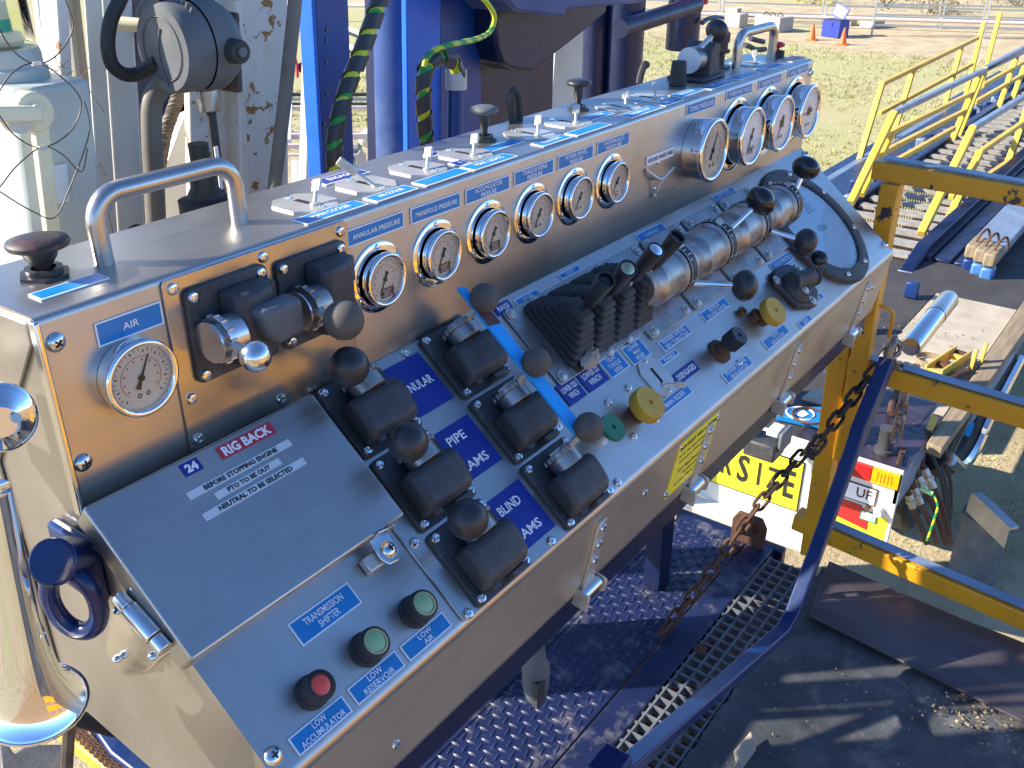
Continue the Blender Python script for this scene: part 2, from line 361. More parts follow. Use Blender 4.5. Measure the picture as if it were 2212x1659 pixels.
# screws, shared meshes
s_ = MB(); s_.lathe([(.0064, 0), (.0064, .001), (.0052, .0031), (.003, .0038), (.0024, .0038), (.0022, .002), (0, .002)], 12)
SCREW = s_.mesh('button_screw', M['steel_smooth'])
s_ = MB(); s_.lathe([(.0095, 0), (.0093, .0015), (.0065, .0045), (.002, .006), (0, .006)], 14); s_.m = 1
s_.box((0, 0, .0061), (.008, .0018, .0008)); s_.box((0, 0, .0061), (.0018, .008, .00082)); XSCREW = s_.mesh('cross_screw', [M['steel_smooth'], M['slot']])
s_ = MB(); s_.lathe([(.0095, 0), (.0095, .0012), (.0055, .0012), (.0055, .0035), (.0035, .0048), (0, .0048)], 12); WSCREW = s_.mesh('washer_screw', M['zinc'])
def screws(me, Ms, name='screw', parent=con):
    for m_ in Ms: inst(me, name, parent, m_ @ RZ(random.uniform(0, 90)))
# front inset plate
mb = MB(); mb.prism(rrect(.4885, .004, .735, .1935, .006), 0, .003); mb.obj('access_plate', M['steel2'], con, ft(0, 0, .0005), bevel=.0008)
AP = [o for o in con.children if o.name == 'access_plate'][0]
screws(SCREW, [ft(x, z, .0035) for x, z in ((.4995, .1833), (.4999, .0635), (.4999, .0154), (.6125, .0145), (.6114, .1839), (.7234, .1825), (.7234, .0145))], parent=AP)
screws(XSCREW, [ft(.378, .1708), ft(.3767, .0471), ft(2.1741, .1704), dk(.3756, .2949), dk(2.1783, .0181), dk(2.180, .2923)])
# desk inset plate with the six valves
mb = MB(); mb.prism(rrect(.633, -.318, .958, -.003, .008), 0, .0028); mb.obj('valve_plate', M['steel2'], con, dk(0, 0, .0005), bevel=.0008)
VP = [o for o in con.children if o.name == 'valve_plate'][0]
screws(SCREW, [dk(x, t, .0033) for x, t in ((.8127, .0094), (.6436, .312), (.6441, .2125), (.8096, .3107), (.95, .31), (.6441, .012), (.95, .2))], parent=VP)
screws(SCREW, [dk(x, t) for x, t in ((1.0637, .2743), (1.1268, .2753), (1.1258, .2132), (.976, .3091), (1.0676, .2133), (1.4, .3095-.02))])
# ---- name plates: white bevelled plate, blue face, white print
def plate(txt, Mx, w_, h_, face='label_blue', ink='ink_w', ts=.7, tw=.86, white=True, bold=.012, bw=.0016, label=None):
    s = MB(); s.box((0, 0, .0007), (w_, h_, .0014)); s.m = 1
    s.add([(-w_/2+bw, -h_/2+bw, .0016), (w_/2-bw, -h_/2+bw, .0016), (w_/2-bw, h_/2-bw, .0016), (-w_/2+bw, h_/2-bw, .0016)], [(0, 1, 2, 3)])
    o = s.obj('name_plate', [M['white'] if white else M[face], M[face]], con, Mx @ T(0, 0, .0004) @ RZ(random.uniform(-.4, .4)), smooth=0)
    if label: o['label'] = label
    if txt: lettering(txt, w_*tw, h_*ts, M[ink], o, WM[o.name] @ T(0, 0, .0022), bold)
    return o
FL = [('AIR', .4505, .1636, .070, .0235, .3), ('ANNULAR PRESSURE', .7833, .1697, .096, .0205, .3), ('MANIFOLD PRESSURE', .8925, .169, .096, .0205, .3),
      ('ACCUMULATOR\nPRESSURE', 1.0, .1685, .096, .0205, .74), ('TORQUE REINS\nPRESSURE', 1.108, .1693, .097, .0205, .74), ('POWER SWIVEL\nPRESSURE', 1.217, .1694, .097, .021, .74),
      ('HYDRAULIC\nPRESSURE', 1.3264, .1702, .098, .0205, .74), ('TONG PRESSURE', 1.6327, .1813, .114, .0205, .42), ('POWER SWIVEL TORQUE', 1.797, .1825, .116, .0185, .5),
      ('STANDPIPE PRESSURE', 1.9465, .182, .115, .0185, .5), ('WELL PRESSURE', 2.098, .184, .112, .0185, .5)]
for t_, x, z, w_, h_, ts in FL: plate(t_, ft(x, z), w_, h_, ts=ts, tw=.34 if t_ == 'AIR' else (.84 if '\n' not in t_ else .62), label='blue plate reading '+t_.replace('\n', ' '))
plate('HYDUKE ANGRY BIRD', ft(1.489, .1175), .098, .0165, 'white', 'ink_k', .45, .92)
DL = [('TRANSMISSION\nSHIFTER', .463, .546, .204, .231, .66, .64), ('LOW\nAIR', .5495, .6185, .2917, .311, .7, .36), ('LOW\nRESERVOIR', .473, .542, .291, .3108, .76, .62),
      ('LOW\nACCUMULATOR', .395, .4645, .2917, .3112, .76, .8), ('HOIST', 1.048, 1.105, .0108, .0226, .5, .5), ('HOIST', 1.168, 1.2235, .0064, .0175, .5, .5),
      ('FORWARD', 1.4067, 1.5, .0064, .0258, .38, .5), ('DRAW WORKS\nCLUTCH THROTTLE', 1.704, 1.795, .006, .0252, .78, .8), ('REVERSE\nPOWER SWIVEL', 1.4035, 1.497, .182, .2017, .76, .76),
      ('POWER SWIVEL\nRPU THROTTLE', 1.256, 1.349, .1825, .2015, .76, .8), ('ENABLE', 1.227, 1.2808, .2062, .2179, .5, .62), ('LOWER\nMAN\nRIDER', 1.1705, 1.224, .1586, .1913, .78, .56),
      ('TIGHT\nTORQUE\nREINS', 1.1085, 1.161, .1556, .1882, .8, .62), ('MAN RIDER', 1.1465, 1.2435, .2595, .2785, .42, .62), ('POWER SWIVEL\nREGULATOR', 1.335, 1.4308, .2853, .3052, .78, .8),
      ('TONG\nREGULATOR', 1.4985, 1.595, .2856, .3052, .74, .66), ('SLIPS', 1.638, 1.691, .3012, .3148, .5, .5), ('CLOSE', 1.726, 1.7855, .2838, .2975, .5, .56),
      ('WINCH THROTTLE', 1.7012, 1.7962, .18, .1998, .45, .78), ('OPEN', 1.7225, 1.7842, .2066, .218, .55, .4)]
for t_, a, b, c, e, ts, tw in DL: plate(t_, dk((a+b)/2, (c+e)/2), b-a, e-c, ts=ts, tw=tw, label='blue plate reading '+t_.replace('\n', ' '))
for t_, a, b, c, e, ts, tw in [('RAISE', 1.001, 1.0375, .005, .0215, .5, .72), ('LOWER ODS\nWINCH', .998, 1.0425, .151, .1865, .62, .82), ('LOWER DS\nWINCH', 1.0495, 1.104, .151, .1865, .62, .78), ('DISENGAGED', 1.228, 1.299, .237, .257, .5, .84)]:
    plate(t_, dk((a+b)/2, (c+e)/2), b-a, e-c, 'label_navy', ts=ts, tw=tw, white=False, bold=.02, label='navy plate reading '+t_.replace('\n', ' '))
for t_, c, e in (('ANNULAR', .0155, .0912), ('PIPE\n\nRAMS', .1188, .192), ('BLIND\n\nRAMS', .2245, .300)):
    o = plate(None, dk(.787, (c+e)/2, .003), .088, e-c, 'label_navy', white=False, label='large navy plate reading '+t_.replace('\n\n', ' '))
    ws = t_.split('\n\n')
    for iw, w1 in enumerate(ws): lettering(w1, .064 if len(ws) == 1 else .05-.008*(iw == 0), .0125, M['ink_w'], o, dk(.79, (c+e)/2+(0 if len(ws) == 1 else (-.018, .02)[iw]), .0056), .02)
TL = [('MAIN COOLER', .686, .783, .0045, .0303), ('AIR COOLER', .795, .868, .002, .0268), ('', .882, .972, .001, .0266), ('MAST LIGHTS', .978, 1.0745, .000, .026), ('', 1.0715, 1.152, .0445, .0680),
      ('FLOOD LIGHTS', 1.143, 1.2195, .0035, .028), ('', 1.2295, 1.329, .0015, .0262), ('ENGINE START', 1.332, 1.408, .0435, .0690), ('ENGINE STOP', 1.3925, 1.494, .0015, .0290), ('SLOW DOWN', 1.5125, 1.582, .0055, .0290),
      ('WATER PUMP', 1.599, 1.691, .018, .0465), ('FAST LINE', 1.703, 1.802, .011, .0380), ('', 1.831, 1.93, .0120, .0400), ('MUD PUMP', 1.968, 2.065, .0147, .0440), ('', .3905, .4595, .031, .0530)]
for t_, a, b, c, e in TL: plate(t_ or None, tp((a+b)/2, (c+e)/2+.003), b-a, e-c, ts=.36, tw=.6)
for t_, a, b, c, e, f in (('ENGAGED', .811, .8895, .1085, .1350, 'label_navy'), ('', .998, 1.03, .097, .112, 'label_navy'), ('1', .984, 1.008, .033, .055, 'label_navy'), ('OFF', 1.44, 1.47, .094, .108, 'label_navy'), ('ON', 1.505, 1.532, .06, .076, 'label_navy')):
    plate(t_ or None, tp((a+b)/2, (c+e)/2), b-a, e-c, f, ts=.4, tw=.6)
plate('EMERGENCY STOP', tp(2.155, .037), .085, .034, 'red_label', ts=.4, tw=.8)
# ---- pressure gauges
def dial_marks(r, parent, Mx, red=True):
    s = MB()
    for i in range(28):
        a = R(225-270*i/27); k = .9 if i % 3 == 0 else .95; wd = .0007 if i % 3 == 0 else .0004
        c, q = math.cos(a), math.sin(a); r0, r1 = r*(k-.12), r*(k-.03)
        s.add([(c*r0-q*wd, q*r0+c*wd, 0), (c*r1-q*wd, q*r1+c*wd, 0), (c*r1+q*wd, q*r1-c*wd, 0), (c*r0+q*wd, q*r0-c*wd, 0)], [(0, 3, 2, 1)])
    for x in (-.14, .14):
        s.ring(r*.06, r*.018, 10, 4, T(x*r, -.55*r, 0))
    s.obj('scale_marks', M['ink_k'], parent, Mx, smooth=0)
    if red:
        s = MB(); n2 = 30
        pts = [(r*.66*math.cos(R(225-270*i/n2)), r*.66*math.sin(R(225-270*i/n2)), 0) for i in range(n2+1)]
        s.tube(pts, r*.008, 4)
        for i in range(10):
            a = R(215-250*i/9); s.box((r*.56*math.cos(a), r*.56*math.sin(a), 0), (r*.045, r*.06, .0002))
        s.obj('red_scale', M['ink_r'], parent, Mx, smooth=0)
def gauge(name, Mx, r, flange, depth, needle_a, label, patch=False, white=False, tl=False, marks=True, redbrand=False, black_txt=None):
    s = MB()
    if flange: s.lathe([(r*.9, 0), (flange, 0), (flange, .0012), (flange-.0012, .0022), (r*1.02, .0022)], 40)
    s.lathe([(r*.93, .0005), (r*.95, depth*.3), (r*.97, depth-.006)], 40)
    g = s.obj(name, M['chrome'], con, Mx, smooth=50); g['label'] = label
    s = MB(); s.lathe([(r*.96, depth-.008), (r*1.0, depth-.007), (r*1.01, depth-.003), (r*.985, depth+.0005), (r*.93, depth+.0015), (r*.86, depth+.0005), (r*.835, depth-.002), (r*.83, depth-.005)], 40)
    s.obj('bezel', M['chrome'], g, Mx, smooth=60)
    zd = depth-.0055; q = r*.84
    s = MB(); s.lathe([(q, zd-.001), (q, zd), (0, zd)], 36); s.obj('dial', M['dial_w'] if white else M['dial'], g, Mx)
    if marks: dial_marks(q, g, Mx @ T(0, 0, zd+.0003), not white)
    s = MB(); s.prism([(-.035*q, -.1*q), (-.09*q, -.36*q), (.09*q, -.36*q), (.035*q, -.1*q), (.012*q, .75*q), (-.012*q, .75*q)], 0, .0006); s.lathe([(.1*q, 0), (.1*q, .0012), (0, .0014)], 14)
    s.obj('needle', M['ink_k'], g, Mx @ T(0, 0, zd+.001) @ RZ(needle_a))
    if patch:
        s = MB(); s.box((0, 0, 0), (q*.78, q*.42, .0003)); p_ = s.obj('maker_patch', M['brown_lbl'], g, Mx @ T(.12*q, -.62*q, zd+.0006))
        s = MB()
        for i in range(4): s.box((-.05*q+.03*q*(i % 2), (.13-.085*i)*q, 0), (q*(.55-.1*(i % 3)), q*.03, .0002))
        s.obj('patch_print', M['tape'], g, Mx @ T(.12*q, -.62*q, zd+.0009))
    if redbrand:
        s = MB(); s.box((0, 0, 0), (q*.34, q*.1, .0003)); s.obj('red_brand_patch', M['ink_r'], g, Mx @ T(.0, -.72*q, zd+.0006))
    if black_txt:
        lettering(black_txt, q*.6, q*.3, M['ink_k'], g, Mx @ T(.1*q, -.55*q, zd+.0006), .01, 'dial_print')
    s = MB(); s.lathe([(0, depth-.0022), (r*.85, depth-.0028)], 32); s.obj('glass', M['glass'], g, Mx)
    if flange:
        for a in (90, 210, 330): inst(TSCREW, 'flange_screw', g, Mx @ T((flange+r)/2*math.cos(R(a)), (flange+r)/2*math.sin(R(a)), .002))
    return g
s_ = MB(); s_.lathe([(.0034, 0), (.003, .0022), (.0015, .003), (0, .003)], 10); TSCREW = s_.mesh('flange_screw', M['steel_smooth'])
gauge('pressure_gauge', ft(.4425, .1145), .0385, 0, .021, -28, 'large round dial gauge under the AIR plate')
GX = [(.7815, 'ANNULAR PRESSURE'), (.8895, 'MANIFOLD PRESSURE'), (.9975, 'ACCUMULATOR PRESSURE'), (1.1055, 'TORQUE REINS PRESSURE'), (1.2145, 'POWER SWIVEL PRESSURE'), (1.3245, 'HYDRAULIC PRESSURE')]
for i, (x, t_) in enumerate(GX):
    gauge('pressure_gauge', ft(x, .109), .0335, .0448, .017, 152-i*2, 'small flanged gauge under the '+t_+' plate', patch=i < 3, redbrand=i == 5, white=False)
BG = [(1.625, 'TONG PRESSURE', 0, None), (1.7965, 'POWER SWIVEL TORQUE', .0715, 'TORQUE\nFT LBS'), (1.9475, 'STANDPIPE PRESSURE', .0715, None), (2.099, 'WELL PRESSURE', .0715, None)]
for i, (x, t_, fl, bt) in enumerate(BG):
    g = gauge('pressure_gauge', ft(x, .1005+.006*(i == 0)), .058, fl, .041, (-25, 155, 150, 95)[i], 'large deep gauge under the '+t_+' plate', white=i > 0, marks=True, black_txt=bt)
    if i >= 2:
        s = MB(); s.prism([(-.010, -.008), (.010, -.008), (.010, .008), (.004, .008), (0, .015), (-.004, .008), (-.01, .008)], 0, .0003)
        s.obj('dial_emblem', M['brown_lbl'], g, ft(x+.002, .1005, .0362))
# star handle lever under the white plate
mb = MB(); mb.tube([(-.038, .006, .002), (-.014, -.012, .012), (.0, -.018, .014), (.03, -.002, .02)], [.0022, .003, .003, .0026], 8); mb.tube([(0, -.018, .014), (-.003, -.035, .01), (-.006, -.045, .004)], .0028, 8); mb.ball((-.006, -.046, .005), .0042, 10, 6); mb.cyl((.0, -.016, 0), (.0, -.016, .014), .005, .004)
mb.obj('wire_lever', M['zinc'], con, ft(1.476, .099)); screws(TSCREW, [ft(1.482, .108), ft(1.477, .063)])
# ---- lever valves (black castings)
def ball_on_rod(parent, p0, p1, r, mat_, rod, rr=.0045, sc_=(1, 1, 1.0), rm='zinc', name='ball_knob'):
    s = MB(); p0 = Vector(p0); p1 = Vector(p1); s.cyl(p0, p1, rr, rr*.85, 10)
    l = s.obj('lever', M[rm], parent, Matrix())
    s = MB(); s.ball((0, 0, 0), r, 24, 14, sc_); k = s.obj(name, M[mat_], parent, aim(p1, p1-p0)); return k
def valve(Mx, parent, mat_body, knob, kr, tip, label, rot=0, disc='black_cast'):
    s = MB(); s.prism(rrect(-.051, -.051, .051, .051, .007, 3), 0, .006)
    v = s.obj('lever_valve', M[mat_body], parent, Mx, bevel=.0015); v['label'] = label
    s = MB()   # hooded body, domed away from the turret
    pr = [(-.041, .006), (-.041, .022), (-.034, .033), (-.014, .039), (.004, .040), (.013, .034), (.015, .006)]
    vs = []
    for (x, w_) in ((-.041, 0), (-.035, 1), (.035, 1), (.041, 0)):
        for (y, z) in pr: vs.append((x, y*(1 if w_ else .9), z if (w_ or z < .01) else z*.86))
    k = len(pr); fs = [(a*k+i, a*k+(i+1) % k, (a+1)*k+(i+1) % k, (a+1)*k+i) for a in range(3) for i in range(k)]+[tuple(range(k))[::-1], tuple(range(3*k, 4*k))]
    s.add(vs, fs); s.obj('housing', M[mat_body], v, Mx, bevel=.004, seg=3)
    s = MB(); s.cyl((0, .012, .026), (0, .030, .026), .0215, n=22); s.cyl((0, .030, .026), (0, .037, .026), .0245, n=28); s.cyl((0, .037, .026), (0, .041, .026), .017, n=6)
    for i in range(14):
        a = 2*math.pi*i/14; s.box((.0245*math.cos(a), .0335, .026+.0245*math.sin(a)), (.003, .007, .003))
    s.obj('turret', M['alu'] if disc == 'black_cast' else M[disc], v, Mx, bevel=.0006, seg=1)
    ball_on_rod(v, Mx @ Vector((0, .033, .034)), Mx @ Vector(tip), kr, knob, None, .0055)
    for a in (-.0425, .0425):
        for b in (-.0425, .0425): inst(SCREW, 'screw', v, Mx @ T(a, b, .006))
    s = MB(); s.box((.02, -.046, .012), (.03, .008, .014)); s.obj('side_fitting', M['black_cast'], v, Mx, bevel=.0015); s = MB(); s.cyl((-.026, -.038, .02), (-.026, -.046, .02), .006, n=10); s.obj('fittings', M['black_cast'], v, Mx, bevel=.0015)
    return v
for i, t in enumerate((.0512, .1588, .2655)):
    valve(dk(.7095, t, .003), VP.parent, 'black_cast', 'knob', .0228, (-.0505, .034, .084), 'left-column black lever valve with big black ball, beside the '+('ANNULAR', 'PIPE RAMS', 'BLIND RAMS')[i]+' plate')
    valve(dk(.893, t, .003), VP.parent, 'black_cast', 'knob_dusty', .0195, (.012, .036, .084), 'right-column black lever valve with dusty ball over the light blue bar, '+('top', 'middle', 'bottom')[i]+' of three')
# flat linking bar painted light blue, with a brown patch
mb = MB(); mb.slab([DESK @ Vector(p) for p in ((.892, .018, .070), (.903, .015, .070), (.9125, -.02, .070), (.9125, -.225, .070), (.902, -.238, .070), (.891, -.225, .070), (.891, -.02, .070))], DNv*.005); o = mb.obj('interlock_bar', M['blue_light'], con, Matrix(), bevel=.001)
mb = MB(); mb.slab([DESK @ Vector(p) for p in ((.8908, -.018, .0752), (.9128, -.018, .0752), (.9128, -.052, .0752), (.8908, -.048, .0752))], DNv*.0006); mb.obj('stained_patch', M['brown_paint'], o, Matrix())
# the two valves on the front access plate
v = valve(ft(.559, .128, .0035) @ RZ(90), con, 'black_cast', 'steel_smooth', .0158, (-.002, .036, .082), 'front panel valve with grey hood and bright aluminium ball lever', disc='alu_clean')
v2 = valve(ft(.674, .123, .0035) @ RZ(90), con, 'black_cast', 'knob_dusty', .0215, (.003, .038, .088), 'front panel black valve with large dusty ball lever')
for vv, x in ((v, .559), (v2, .674)):
    s = MB(); s.lathe([(0, .0), (.0215, 0), (.0215, .0022), (0, .0022)], 24); s.obj('disc_label', M['alu_clean'], vv, ft(x-.0435, .128 if x < .6 else .123, .0295) @ RY(-90))
mb = MB(); mb.prism([(-.020, .022), (.036, .022), (.036, -.018), (.0, -.022), (-.012, -.005)], -.0, .028); mb.obj('grey_hood', M['jbox'], v, ft(.575, .132, .034), bevel=.008, seg=4)
# push buttons
def button(x, t, top, rim, label, r=.0165):
    s = MB(); s.lathe([(r*1.12, 0), (r*1.12, .005), (r, .006), (r*1.02, .022), (r*.99, .026), (r*.84, .0275), (r*.8, .024)], 28)
    b = s.obj('push_button', M['rubber'], con, dk(x, t), smooth=40); b['label'] = label
    s = MB(); s.lathe([(r*.84, .02), (r*.82, .0272), (r*.7, .0278), (r*.66, .026)], 28); s.obj('rim', M[rim], b, dk(x, t))
    s = MB(); s.lathe([(r*.68, .022), (r*.66, .0265), (r*.3, .0285), (0, .029)], 24); s.obj('lens', M[top], b, dk(x, t))
button(.5905, .273, 'btn_green', 'btn_rim', 'green lit push button above the LOW AIR plate'); button(.5165, .272, 'btn_green', 'btn_rim', 'green lit push button above the LOW RESERVOIR plate')
button(.4415, .2715, 'btn_red', 'rubber', 'red push button above the LOW ACCUMULATOR plate', .0155)
# ---- document box lid with hinge and latch
mb = MB(); mb.prism(rrect(.3525, -.183, .6365, -.009, .004), 0, .032); lid = mb.obj('box_lid', M['steel'], con, dk(0, 0, .0025), bevel=.003, seg=3)
def lidp(txt, a, b, c, e, face, ink, ts, tw, bold=.02, white=False):
    s = MB(); s.box((0, 0, .0004), (b-a, e-c, .0008)); Mx = dk((a+b)/2, (c+e)/2, .0347); o = s.obj('sticker', M[face], lid, Mx @ RZ(random.uniform(-.5, .5)), smooth=0); o['label'] = 'sticker reading '+txt
    lettering(txt, (b-a)*tw, (e-c)*ts, M[ink], lid, Mx @ T(0, 0, .0012), bold+.02, 'sticker_print')
lidp('RIG BACK', .4965, .567, .0163, .0312, 'red_label', 'ink_w', .74, .88); lidp('24', .4525, .4737, .0152, .0293, 'label_navy', 'ink_w', .66, .66, .03)
lidp('BEFORE STOPPING ENGINE', .4415, .573, .0437, .0520, 'tape', 'ink_k', .66, .92); lidp('PTO TO BE OUT', .4655, .549, .0570, .0650, 'tape', 'ink_k', .66, .9); lidp('NEUTRAL TO BE SELECTED', .442, .5735, .0695, .0780, 'tape', 'ink_k', .66, .93)
mb = MB(); mb.prism([(-.014, .012), (.014, .012), (.014, -.012), (.008, -.021), (-.006, -.021), (-.012, -.012)], 0, .0025); mb.box((0, .012, .012), (.024, .0025, .024))
la = mb.obj('lid_hasp', M['steel_smooth'], con, dk(.5985, .197, .018) @ RZ(-8), bevel=.001); inst(XSCREW, 'screw', la, dk(.5995, .203, .021))
mb = MB(); mb.box((0, 0, .008), (.026, .018, .012)); mb.obj('hasp_bracket', M['zinc'], con, dk(.583, .203), bevel=.002)
# hinge on the left end
hp = [(-.760, 2.985), (-.797, 2.914), (-.773, 2.896), (-.716, 2.934), (-.668, 2.984), (-.700, 3.012)]
mb = MB(); mb.prism(hp, .001, .004, LEFT); hg = mb.obj('lid_hinge', M['steel_smooth'], con, Matrix(), bevel=.001)
a_, b_ = Vector((0.345,0.7081,3.042)), Vector((0.345,0.6438,3.012)); dd = (b_-a_).normalized(); L_ = (b_-a_).length
for k0, k1, r_ in ((0, .22, .0078), (.235, .77, .0092), (.785, 1, .0078)):
    mb = MB(); mb.cyl(a_+dd*L_*k0, a_+dd*L_*k1, r_, n=18); mb.obj('hinge_knuckle', M['steel_smooth'], hg, Matrix(), bevel=.001)
for p in [(0.357,0.6973,3.05),(0.357,0.6581,3.012),(0.357,0.7402,3.001),(0.357,0.7656,2.925),(0.357,0.6928,2.969)]:
    mb = MB(); mb.ball((0, 0, 0), .0052, 12, 6, (1, 1, .8)); mb.obj('hinge_bolt', M['steel_smooth'], hg, T(*p))
# blue lifting eye on the left end
mb = MB(); mb.box((.357, .795, 3.035), (.016, .070, .075)); ly = mb.obj('lifting_eye', M['blue_gloss'], con, Matrix(), bevel=.006); ly['label'] = 'blue painted swivel ring bolted to the left end'
b0, b1 = Vector((0.352,0.7808,3.051)), Vector((0.312,0.7479,3.083))
mb = MB(); mb.cyl(b0, b1, .0205, .0225, 26); mb.obj('swivel_boss', M['blue_gloss'], ly, Matrix(), bevel=.003)
mb = MB(); rcn = Vector((0.326,0.7557,3.025)); pts = [(rcn.x, rcn.y+.0245*math.cos(a)*1.0, rcn.z+.036*math.sin(a)) for a in [2*math.pi*i/28 for i in range(28)]]
mb.tube(pts, .0092, 12, closed=True); mb.obj('ring', M['blue_gloss'], ly, T(*rcn) @ RZ(28) @ T(*(-rcn)))
# ---- rubber bellows joysticks
for k in range(4):
    xc = 1.0765+.0595*k; tc = .087
    Bx = dk(xc, tc)
    s = MB(); N = 7; vs = []; fs = []
    rings = []
    hh = 0
    for i in range(N):
        f = i/(N-1); w1 = .030-.012*f; l1 = .060-.040*f; h1 = .004+.054*f
        rings += [(w1, l1, h1), (w1, l1, h1+.005), (w1-.006, l1-.006, h1+.0085)]
    for (a, b, h1) in rings: vs += [(x_, y_, h1) for x_, y_ in rrect(-a, -b, a, b, min(a, b)*.35, 3)]
    m_ = len(rrect(-1, -1, 1, 1, .3, 3))
    fs = [(i*m_+j, i*m_+(j+1) % m_, (i+1)*m_+(j+1) % m_, (i+1)*m_+j) for i in range(len(rings)-1) for j in range(m_)]+[tuple(range((len(rings)-1)*m_, len(rings)*m_)), tuple(range(m_))[::-1]]
    s.add(vs, fs); b = s.obj('joystick', M['rubber'], con, Bx, smooth=25); b['label'] = 'joystick with pleated rubber boot, %s from the left' % ('first', 'second', 'third', 'fourth')[k]
    s = MB(); s.prism(rrect(-.029, -.068, .029, .064, .004, 2), 0, .004); s.obj('boot_flange', M['alu'], b, Bx, bevel=.001)
    tip = [(-.026, .0, .150), (-.024, .0, .1475), (-.004, .003, .152), (.0, .004, .155)][k]
    p0 = Vector((.006, -.004, .056)); p1 = Vector(tip); p0b = p0.lerp(p1, .27)
    s = MB(); s.cyl(p0, p0b, .0055, .0055, 12); s.obj('shaft', M['steel_smooth'], b, Bx)
    Q = Bx @ aim(p0b, p1-p0b); L2 = (p1-p0b).length
    s = MB(); s.lathe([(.0, 0), (.0075, .0), (.0095, .006), (.0118, L2*.5), (.0138, L2-.002), (.0134, L2), (.0112, L2), (.0108, L2-.004)], 24); s.obj('grip', M['knob'], b, Q, smooth=50)
    s = MB(); s.lathe([(.0108, L2-.005), (.0105, L2-.001), (.006, L2+.0015), (0, L2+.002)] if k in (1, 2) else [(.0108, L2-.006), (.007, L2-.005), (0, L2-.0055)], 20)
    s.obj('thumb_button', M['gold'] if k == 1 else (M['chrome'] if k == 2 else M['knob_gloss']), b, Q)
screws(WSCREW, [dk(1.0208, .0281, .004), dk(1.0805, .0269, .004), dk(1.0222, .1452, .004), dk(1.142, .152, .004), dk(1.2, .152, .004)], 'washer_screw')
mb = MB(); mb.prism(rrect(1.008, -.155, 1.27, -.02, .004, 2), 0, .003); mb.obj('joystick_base', M['alu'], con, dk(0, 0, .0005), bevel=.001)
# crumpled rag tucked under the boots
mb = MB(); rn = random.Random(3)
mb.ball((0, 0, 0), .016, 14, 9, (1.5, .8, .8)); mb.v = [(x*(1+rn.uniform(-.3, .3)), y*(1+rn.uniform(-.3, .3)), z*(1+rn.uniform(-.2, .35))) for x, y, z in mb.v]
o = mb.obj('rag', M['cloth'], None, dk(1.083, .145, .014) @ RZ(20)); tag(o, 'crumpled dirty beige rag stuffed under the rubber boots on the console', 'rag')
# ---- rotary throttle units with long ball levers
UN = [(1.318, (1.362, .135, .05), (1.417, .196, .094), 'knob', 'first'), (1.469, (1.533, .0987, .07), (1.5905, .0925, .128), 'knob_gloss', 'second'), (1.622, (1.662, .138, .07), (1.692, .194, .092), 'knob', 'third'), (1.773, (1.845, .0977, .07), (1.866, .075, .112), 'knob_gloss', 'fourth')]
for xc, r0, tipp, km, wh in UN:
    Bx = dk(xc, .099)
    s = MB(); s.prism(rrect(-.069, -.076, .069, .077, .006, 3), 0, .006); s.prism([(-.069, -.03), (.069, -.03), (.069, .03), (-.069, .03)], .006, .02)
    u = s.obj('throttle_unit', M['alu'], con, Bx, bevel=.002); u['label'] = 'rotary throttle with cylindrical body and ball lever, '+wh+' from the left'
    s = MB(); s.lathe([(0, -.066), (.026, -.066), (.034, -.060), (.036, -.05), (.041, -.044), (.041, -.012), (.038, -.008), (.038, .018), (.043, .022), (.043, .052), (.036, .056), (.036, .068), (0, .068)], 36)
    s.obj('drum', M['alu'], u, Bx @ T(0, 0, .046) @ RY(90), smooth=30)
    s = MB(); s.lathe([(.0445, .024), (.0448, .025), (.0448, .048), (.0445, .049)], 36); s.obj('scale_band', M['ink_k'], u, Bx @ T(0, 0, .046) @ RY(90), smooth=30)
    s = MB()
    for a_, b_ in ((.0265, .0272), (.0462, .0470)): s.lathe([(.0451, a_), (.0452, b_)], 36)
    for i in range(9):
        a = R(100+12*i); s.bar((.0452*math.cos(a), .0452*math.sin(a), .030), (.0452*math.cos(a), .0452*math.sin(a), .036+.006*(i % 2)), .0012, .0006, up=(math.cos(a), math.sin(a), 0))
    s.obj('scale_print', M['ink_w'], u, Bx @ T(0, 0, .046) @ RY(90))
    s = MB(); s.box((.036, .018, .088), (.022, .014, .0015)); s.obj('tag_plate', M['zinc'], u, Bx); s = MB(); s.box((.036, -.040, .058), (.02, .002, .016)); s.obj('tag_plate', M['zinc'], u, Bx)
    ball_on_rod(u, dk(*r0).translation, dk(*tipp).translation, .028 if km == 'knob_gloss' else .0262, km, None, .0052, (1, 1, .82), 'steel_smooth')
    for a in (-.054, .054):
        for b in (-.066, .066): inst(WSCREW, 'bolt', u, Bx @ T(a, b, .006))
# small black throttle lever at the lower right
Bx = dk(1.712, .245)
mb = MB(); mb.prism([(-.055, .03), (-.03, .05), (.03, .045), (.06, .02), (.055, -.035), (.01, -.055), (-.045, -.035)], 0, .012); u = mb.obj('lever_valve', M['black_cast'], con, Bx, bevel=.004); u['label'] = 'small black lever valve between the OPEN and CLOSE plates'
mb = MB(); mb.cyl((-.012, -.004, .012), (-.012, -.004, .03), .034, .024, 24); mb.cyl((-.035, .01, .026), (.035, -.005, .030), .019, .017, 20); mb.cyl((.035, -.005, .03), (.041, -.006, .03), .02, n=20); mb.obj('housing', M['black_cast'], u, Bx, bevel=.002)
ball_on_rod(u, Bx @ Vector((.03, .0, .035)), dk(1.728, .232, .075).translation, .0165, 'knob_gloss', None, .0038, (1, 1, .8), 'steel_smooth')
screws(WSCREW, [dk(1.665, .215, .012), dk(1.72, .287, .012), dk(1.76, .222, .012), dk(1.69, .262, .03)], 'bolt')
